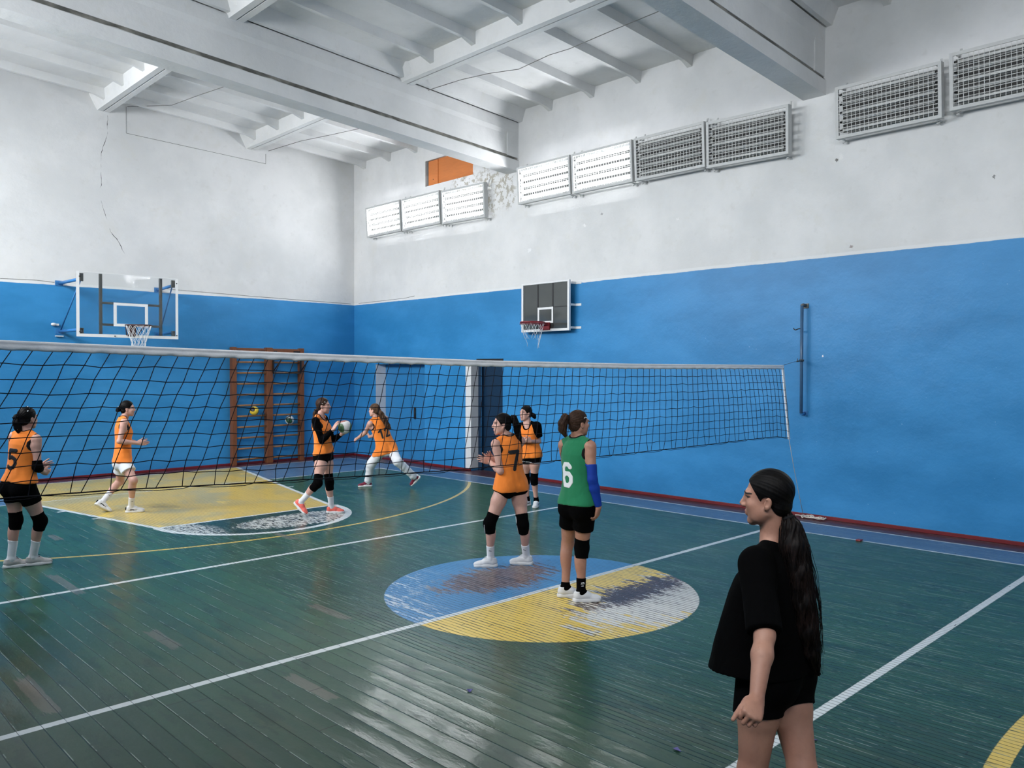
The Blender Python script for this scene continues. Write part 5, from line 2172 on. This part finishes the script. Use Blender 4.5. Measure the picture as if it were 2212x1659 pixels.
# ------------------------------------------------------------------ the eight people
# number 5, left edge, seen from behind
F = Figure((48, 1227), 1.0)
J = dict(id='P5', pelvis=(42, 1046, .0), neck=(55, 935, .0), torso=42, head=(60, 903, .0, 42, 2),
         elL=(30, 1008, .22), wrL=(86, 1009, .30), hdL=(103, 1004, .36), elR=(81, 1009, 'n'), wrR=(93, 1019, 'f'), hdR=(111, 1021, 'f'),
         handL=dict(palm=(300, 0), thumb=(90, 70), curl=(14, 18, 10)), handR=dict(palm=(110, 10), thumb=(90, 70), curl=(14, 18, 10)),
         ftL=(24, 1226, 'floor', 8, 0), ftR=(71, 1221, 'floor', 2, 0), knL=(34, 1124, 'n'), knR=(87, 1126, 'n'))
build_person(F, J, dict(label='person in orange jersey number 5 seen from behind at the left edge, knees bent', skin=SK_B, vox=(.0055, .0055, .004), wide=1.06,
    hair=dict(mat=H_BLACK, tie=(0, -.105, .0), tail=[(37, 901, -.02, .032), (37, 913, -.03, .038), (39, 924, -.03, .034), (41, 932, -.03, .022)], tamp=.004,
              clips=[(.045, -.02, .118, .012, -.012, -.006), (.02, -.02, .126, .018, -.012, 0), (.066, -.055, .085, .012, -.02, -.008), (-.02, -.115, -.10, .004, 0, -.02)]),
    top=dict(kind='tank', mat=C_ORANGE, hem=.035, loose=1.04, hemx=.176, hemy=.125, number=('5', .19, -.018, .30 - .035, C_NUMB)),
    bottom=dict(kind='shorts', mat=C_BLACK, len=.46, flare=.014), knee_pad='LR', elbow_pad={'R': 1},
    sock={'L': (C_SOCK, .20), 'R': (C_SOCK, .19)}, shoe=(C_SHOEG, C_SOLEW, C_TRIM, None)))

# player walking right in white shorts
F = Figure((262, 1106), 1.0)
J = dict(id='W', pelvis=(265, 993, .0), neck=(266, 903, .0), torso=5, head=(276, 882.5, .0, -4, -10),
         elL=(268, 951, .18), wrL=(300, 957, .14), hdL=(320, 959, .10), elR=(258, 953.5, 'n'), wrR=(296, 957, 'f'), hdR=(321, 956, 'f'),
         handL=dict(palm=(300, 30), thumb=(270, 60), curl=(10, 14, 8)), handR=dict(palm=(80, 10), thumb=(80, 70), curl=(10, 14, 8)),
         ftL=(221, 1084, .12, 4, -34), ftR=(283, 1107, 'floor', 0, 0), knL=(259, 1040, 'f'), knR=(288, 1038, 'n'))
build_person(F, J, dict(label='person in orange jersey and white shorts walking to the right across the yellow key', skin=SK_B, vox=(.0065, .0065, .005),
    hair=dict(mat=H_BLACK, tie=(0, -.108, .012), tail=[(261, 881, -.0, .026), (256, 885, -.0, .030), (253, 887, .0, .02)], tamp=.003, clips=[(.02, -.12, .03, .02, -.012, .006)]),
    top=dict(kind='tank', mat=C_ORANGE, hem=-.02, loose=1.0, hemx=.172, hemy=.126),
    bottom=dict(kind='shorts', mat=C_WHITE, len=.54, flare=.036, inf=.009),
    sock={'L': (C_SOCK, .17), 'R': (C_SOCK, .16)}, sock_mark={'R': (C_TRIM, [((-.012, 0), (.014, .004))]), 'L': (C_TRIM, [((-.012, 0), (.014, .004))])},
    shoe=(C_SHOEW, C_SOLEW, None, C_TRIM)))

# player with the ball, long black sleeves
F = Figure((697, 1112), 1.0)
J = dict(id='B', pelvis=(700, 979, .0), neck=(690, 899, .0), torso=338, head=(698.5, 876.5, .0, 350, 0),
         elL=(719, 950, .10), wrL=(738, 938, 'n'), hdL=(757, 932, 'n'), elR=(695, 952, 'n'), wrR=(720, 928, 'n'), hdR=(730, 910, 'f'),
         handL=dict(palm=(180, 70), thumb=(270, 30), curl=(20, 20, 12), spread=8), handR=dict(palm=(30, 5), thumb=(100, 30), curl=(12, 16, 10), spread=6),
         ftL=(716, 1108, 'floor', 352, 0), ftR=(650, 1084, -.10, 330, -40), knL=(711, 1041, 'n'), knR=(686, 1044, 'n'))
_, QB = build_person(F, J, dict(label='person in orange jersey over long black sleeves walking with a volleyball in hand', skin=SK_B, vox=(.006, .006, .005), wide=1.05,
    hair=dict(mat=H_BROWN, tie=(0, -.10, -.03), tail=[(683, 886, .0, .020), (680, 893, -.0, .024), (678, 903, .0, .018), (676, 917, .02, .016), (673, 925, .03, .01)], tamp=.003,
              clips=[(.066, .025, .06, .006, .02, -.004), (.078, -.005, .034, .003, .012, 0)]),
    top=dict(kind='tank', mat=C_ORANGE, hem=.01, loose=1.04, hemx=.176, hemy=.128, fold=.007),
    bottom=dict(kind='shorts', mat=C_BLACK, len=.24, flare=.010), knee_pad='LR', pad=(.13, .12),
    long_sleeve={'L': (C_BLACK, 0, .93), 'R': (C_BLACK, 0, .93)},
    sock={'L': (C_SOCK, .17), 'R': (C_SOCK, .17)}, shoe=(C_CORAL, C_SOLEW, C_CORAL, None)))
bc = QB['wrL'] + QB['hdL'] * .10 + UP * .125 - F.e * .0
bo = ball(tuple(F.at(745, 922.5, float((bc - F.g) @ F.e))), M_ball_h, 'volleyball held by the person with long black sleeves', (0.6, 0.4, 0.2))

# number 12 lunging in white trousers
F = Figure((845, 1054), 1.0)
J = dict(id='T', pelvis=(834, 967, .0), neck=(814, 903, -.0), torso=118, head=(808.5, 886, .0, 152, 0),
         elL=(789, 934.5, 'f'), wrL=(772, 947, 'f'), hdL=(762, 953, 'f'), elR=(815, 939, .28), wrR=(798, 944, .42), hdR=(794, 936, .5),
         handL=dict(palm=(60, -40), thumb=(60, 60), curl=(30, 30, 20)), handR=dict(palm=(180, 0), thumb=(270, 60)),
         ftL=(795, 1051, 'floor', 192, 0), ftR=(895, 1030, -.06, 150, -42), knL=(801, 1003, 'n'), knR=(859, 997, 'n'))
build_person(F, J, dict(label='person in orange jersey number 12 and white trousers lunging by the far corner', skin=SK_B, vox=(.0065, .0065, .005),
    hair=dict(mat=H_CURL, tie=(0, -.095, .02), tail=[(815, 884, -.02, .030), (822, 893, -.04, .040), (829, 906, -.05, .046), (836, 919, -.05, .040), (842, 925, -.04, .02)], tamp=.008, curl=1.0, strands=60),
    top=dict(kind='tank', mat=C_ORANGE, hem=-.085, loose=1.06, hemx=.19, hemy=.135, number=('12', .15, .0, .27, C_NUMB)),
    bottom=dict(kind='trousers', mat=C_WHITE), sock={}, shoe=(C_MAROON, C_SOLEW, C_SOLEW, C_SHOEW)))

# far player facing the camera with folded hands
F = Figure((1152, 1097), .95)
J = dict(id='K', pelvis=(1146, 982, .0), neck=(1139.5, 915.5, .0), torso=252, head=(1135.5, 892.5, .0, 216, -2),
         elL=(1164, 954, .0), wrL=(1147, 953, 'n'), hdL=(1136, 951, -.22), elR=(1120, 952, .05), wrR=(1131, 954, 'n'), hdR=(1143, 951, -.22),
         handL=dict(palm=(90, 20), thumb=(180, 70), curl=(25, 30, 20)), handR=dict(palm=(60, 60), thumb=(90, 60), curl=(25, 30, 20)),
         ftL=(1158.5, 1094, 'floor', 262, 0), ftR=(1139, 1092, 'floor', 235, 0), knL=(1153.5, 1034, 'n'), knR=(1136, 1033, 'n'))
build_person(F, J, dict(label='person in orange shirt with black raglan sleeves facing the camera, half hidden behind number 7', skin=SK_B, vox=(.0065, .0065, .005),
    hair=dict(mat=H_BLACK, tie=(0, -.10, .0), tail=[(1149, 894, .03, .024), (1153, 898, .03, .032), (1155, 902, .03, .022)], tamp=.003, band=False),
    top=dict(kind='tee', mat=C_ORANGE, hem=-.04, loose=1.05, hemx=.18, hemy=.13, sleeve=.62, slr=(.058, .062), raglan=C_BLACK),
    bottom=dict(kind='shorts', mat=C_BLACK, len=.30, flare=.012, hemline=C_WHITE), knee_pad='LR',
    sock={'L': (C_BLACK, .07), 'R': (C_BLACK, .07)}, shoe=(C_SHOEW, C_SOLEW, None, C_TRIM)))

# number 7 at the centre circle, turned away to the left
F = Figure((1092, 1223), 1.0)
J = dict(id='S', pelvis=(1103, 1046, .0), neck=(1097, 945, .0), torso=122, head=(1084, 916.5, -.0, 190, -3),
         elL=(1081, 1018, 'n'), wrL=(1058, 998, 'f'), hdL=(1034, 990, .02), elR=(1098, 1015, .26), wrR=(1066, 998, .16), hdR=(1052, 978, .12),
         handL=dict(palm=(90, -10), thumb=(90, 70), curl=(14, 18, 10)), handR=dict(palm=(270, 10), thumb=(0, 60), curl=(12, 18, 10)),
         ftL=(1060, 1224, 'floor', 184, 0), ftR=(1137, 1219, 'floor', 172, 0), knL=(1058, 1131, 'n'), knR=(1130, 1133, 'n'))
build_person(F, J, dict(label='person in orange jersey number 7 turned left at the blue half of the circle', skin=SK_B, vox=(.005, .0055, .004),
    hair=dict(mat=H_BLACK, tie=(0, -.098, .055), tail=[(1104, 903, -.0, .022), (1110, 903, .0, .030), (1114, 914, .0, .030), (1117, 930, .02, .030), (1120, 946, .03, .028), (1126, 956, .04, .012)], tamp=.004, strands=40),
    top=dict(kind='tank', mat=C_ORANGE, hem=-.035, loose=1.04, hemx=.184, hemy=.135, hemtilt=.25, number=('7', .19, .0, .265, C_NUMB)),
    bottom=dict(kind='shorts', mat=C_BLACK, len=.20, flare=.010), knee_pad='LR', pad_stripe=True, pad=(.115, .10),
    sock={'L': (C_SOCK, .15), 'R': (C_SOCK, .15)}, sock_mark={'L': (C_TRIM, [((-.014, 0), (.014, .006))]), 'R': (C_TRIM, [((-.014, 0), (.014, .006))])},
    shoe=(C_SHOEW, C_SOLEW, C_SOLEW, None)))

# number 6 in green
F = Figure((1240, 1297), 1.04)
J = dict(id='G', pelvis=(1249, 1086, .0), neck=(1246, 949, .0), torso=48, head=(1250.5, 914, .0, 32, 2),
         elL=(1225, 1030, .22), wrL=(1240, 1090, .26), hdL=(1242, 1120, .28), elR=(1280, 1036, 'n'), wrR=(1293, 1095, 'f'), hdR=(1288, 1126, 'f'),
         handL=dict(palm=(180, 0), thumb=(0, 10)), handR=dict(palm=(150, 0), thumb=(30, -10), curl=(22, 28, 16)),
         ftL=(1221, 1289, 'floor', 10, 0), ftR=(1255, 1299, 'floor', 8, 0), knL=(1226, 1173, 'f'), knR=(1256, 1183, 'f'))
build_person(F, J, dict(label='person in green jersey number 6 with a blue arm sleeve standing on the circle', skin=SK_C, vox=(.005, .0052, .0038), wide=1.03,
    hair=dict(mat=H_BROWN, tie=(0, -.108, .02), tail=[(1228, 904, -.04, .022), (1221, 903, -.05, .034), (1216, 914, -.06, .038), (1215, 928, -.06, .032), (1221, 941, -.05, .014)], tamp=.004, strands=50,
              clips=[(.066, .030, .058, .004, .012, -.006), (.074, .008, .052, .002, .012, .002)]),
    top=dict(kind='tank', mat=C_GREEN, hem=.005, loose=1.04, hemx=.188, hemy=.138, fold=.003, number=('6', .20, -.028, .265, C_NUMW)),
    bottom=dict(kind='shorts', mat=C_BLACK, len=.56, flare=.018), knee_pad='R', long_sleeve={'R': (C_BLUE, .55, .98)},
    sock={'L': (C_BLACK, .05), 'R': (C_BLACK, .125)}, sock_mark={'R': (C_NUMW, [((-.012, .012), (.016, .012)), ((-.012, -.006), (-.006, .006)), ((0, -.006), (.004, .008)), ((.012, -.004), (.016, .008)), ((-.01, -.02), (.012, -.018))])},
    shoe=(C_SHOEW, C_SOLEW, None, None)))

# person in black, near the camera at the right
F = Figure((1675, 1700), 1.04, depth=3.52)
J = dict(id='N', pelvis=(1668, 1432, .0), neck=(1676, 1182, .02), torso=152, head=(1657, 1075, .0, 174, -3, -.03),
         elL=(1652, 1372, 'n'), wrL=(1634, 1512, 'n'), hdL=(1617, 1573, 'n'), elR=(1700, 1365, .32), wrR=(1680, 1490, .28), hdR=(1672, 1540, .27),
         handL=dict(palm=(95, 0), thumb=(180, 5), per=[(78, 92, 55), (72, 95, 58), (68, 95, 58), (62, 92, 55)], spread=2, tb=(18, 40)),
         handR=dict(palm=(270, 0), thumb=(180, 0), curl=(30, 30, 20)),
         ftL=(1640, 1868, 'floor', 176, 0), ftR=(1752, 1900, 'floor', 168, 0), knL=(1626, 1668, 'n'), knR=(1735, 1668, 'n'), shw=.152)
build_person(F, J, dict(label='person in a loose black shirt and shorts with a very long ponytail, nearest the camera', skin=SK_C, vox=(.0037, .0042, .0027), wide=1.02,
    hair=dict(mat=H_DARK, capmat=H_BLACK, tie=(0.01, -.118, -.035), amp=.0005, band_r=.021,
              tail=[(1702, 1116, -.02, .020), (1710, 1140, -.03, .036), (1715, 1180, -.05, .048), (1724, 1235, -.06, .050), (1733, 1300, -.07, .050), (1741, 1360, -.07, .046), (1752, 1410, -.07, .032), (1766, 1455, -.06, .008)], tamp=.0045, curl=.5, strands=170),
    top=dict(kind='tee', mat=C_BLACK, hem=-.02, hemtilt=-.12, sleeve=.93, slr=(.054, .062), fold=.002,
             rings=[(-.06, 0, .045, .225, .205), (.10, 0, .038, .21, .185), (.20, 0, .03, .20, .165), (.30, 0, .022, .19, .145), (.37, 0, .012, .175, .12), (.42, 0, 0, .155, .09), (.465, 0, -.006, .10, .065), (.50, 0, -.004, .06, .05)]),
    bottom=dict(kind='shorts', mat=C_BLACK, len=.42, flare=.018, inf=.014, cut=-.12), sock={'L': (C_SOCK, .12), 'R': (C_SOCK, .12)}, shoe=STD_SHOE))
# ------------------------------------------------------------------ light
w = bpy.data.worlds.new('sky')
scene.world = w
w.use_nodes = True
nt = w.node_tree
bg = nt.nodes['Background']
bg.inputs[0].default_value = (0.92, 0.96, 1.0, 1)
bg.inputs[1].default_value = 2.0
for n, (y0, y1, z0, z1) in enumerate(ADDED_WIN):  # added area lamp outside each added window, tilted down into the hall
    ld = bpy.data.lights.new('added_daylight', 'AREA')
    ld.shape = 'RECTANGLE'
    ld.size = z1 - z0 - .1
    ld.size_y = y1 - y0 - .1
    ld.energy = (90, 90, 120, 170, 210, 230)[n]
    ld.spread = math.radians(140)
    ld.color = (0.96, 0.985, 1.0)
    lo = bpy.data.objects.new('added_daylight', ld)
    COL.objects.link(lo)
    lo.location = (XL - .5, (y0 + y1) / 2, (z0 + z1) / 2 + .1)
    lo.rotation_euler = (0, math.radians(-60), 0)
scene.cycles.max_bounces = 6
scene.cycles.diffuse_bounces = 3
scene.cycles.glossy_bounces = 3
scene.cycles.transmission_bounces = 4
scene.cycles.use_adaptive_sampling = True
scene.cycles.adaptive_threshold = 0.1
scene.cycles.adaptive_min_samples = 16
scene.cycles.sample_clamp_indirect = 6.0
scene.cycles.use_denoising = True
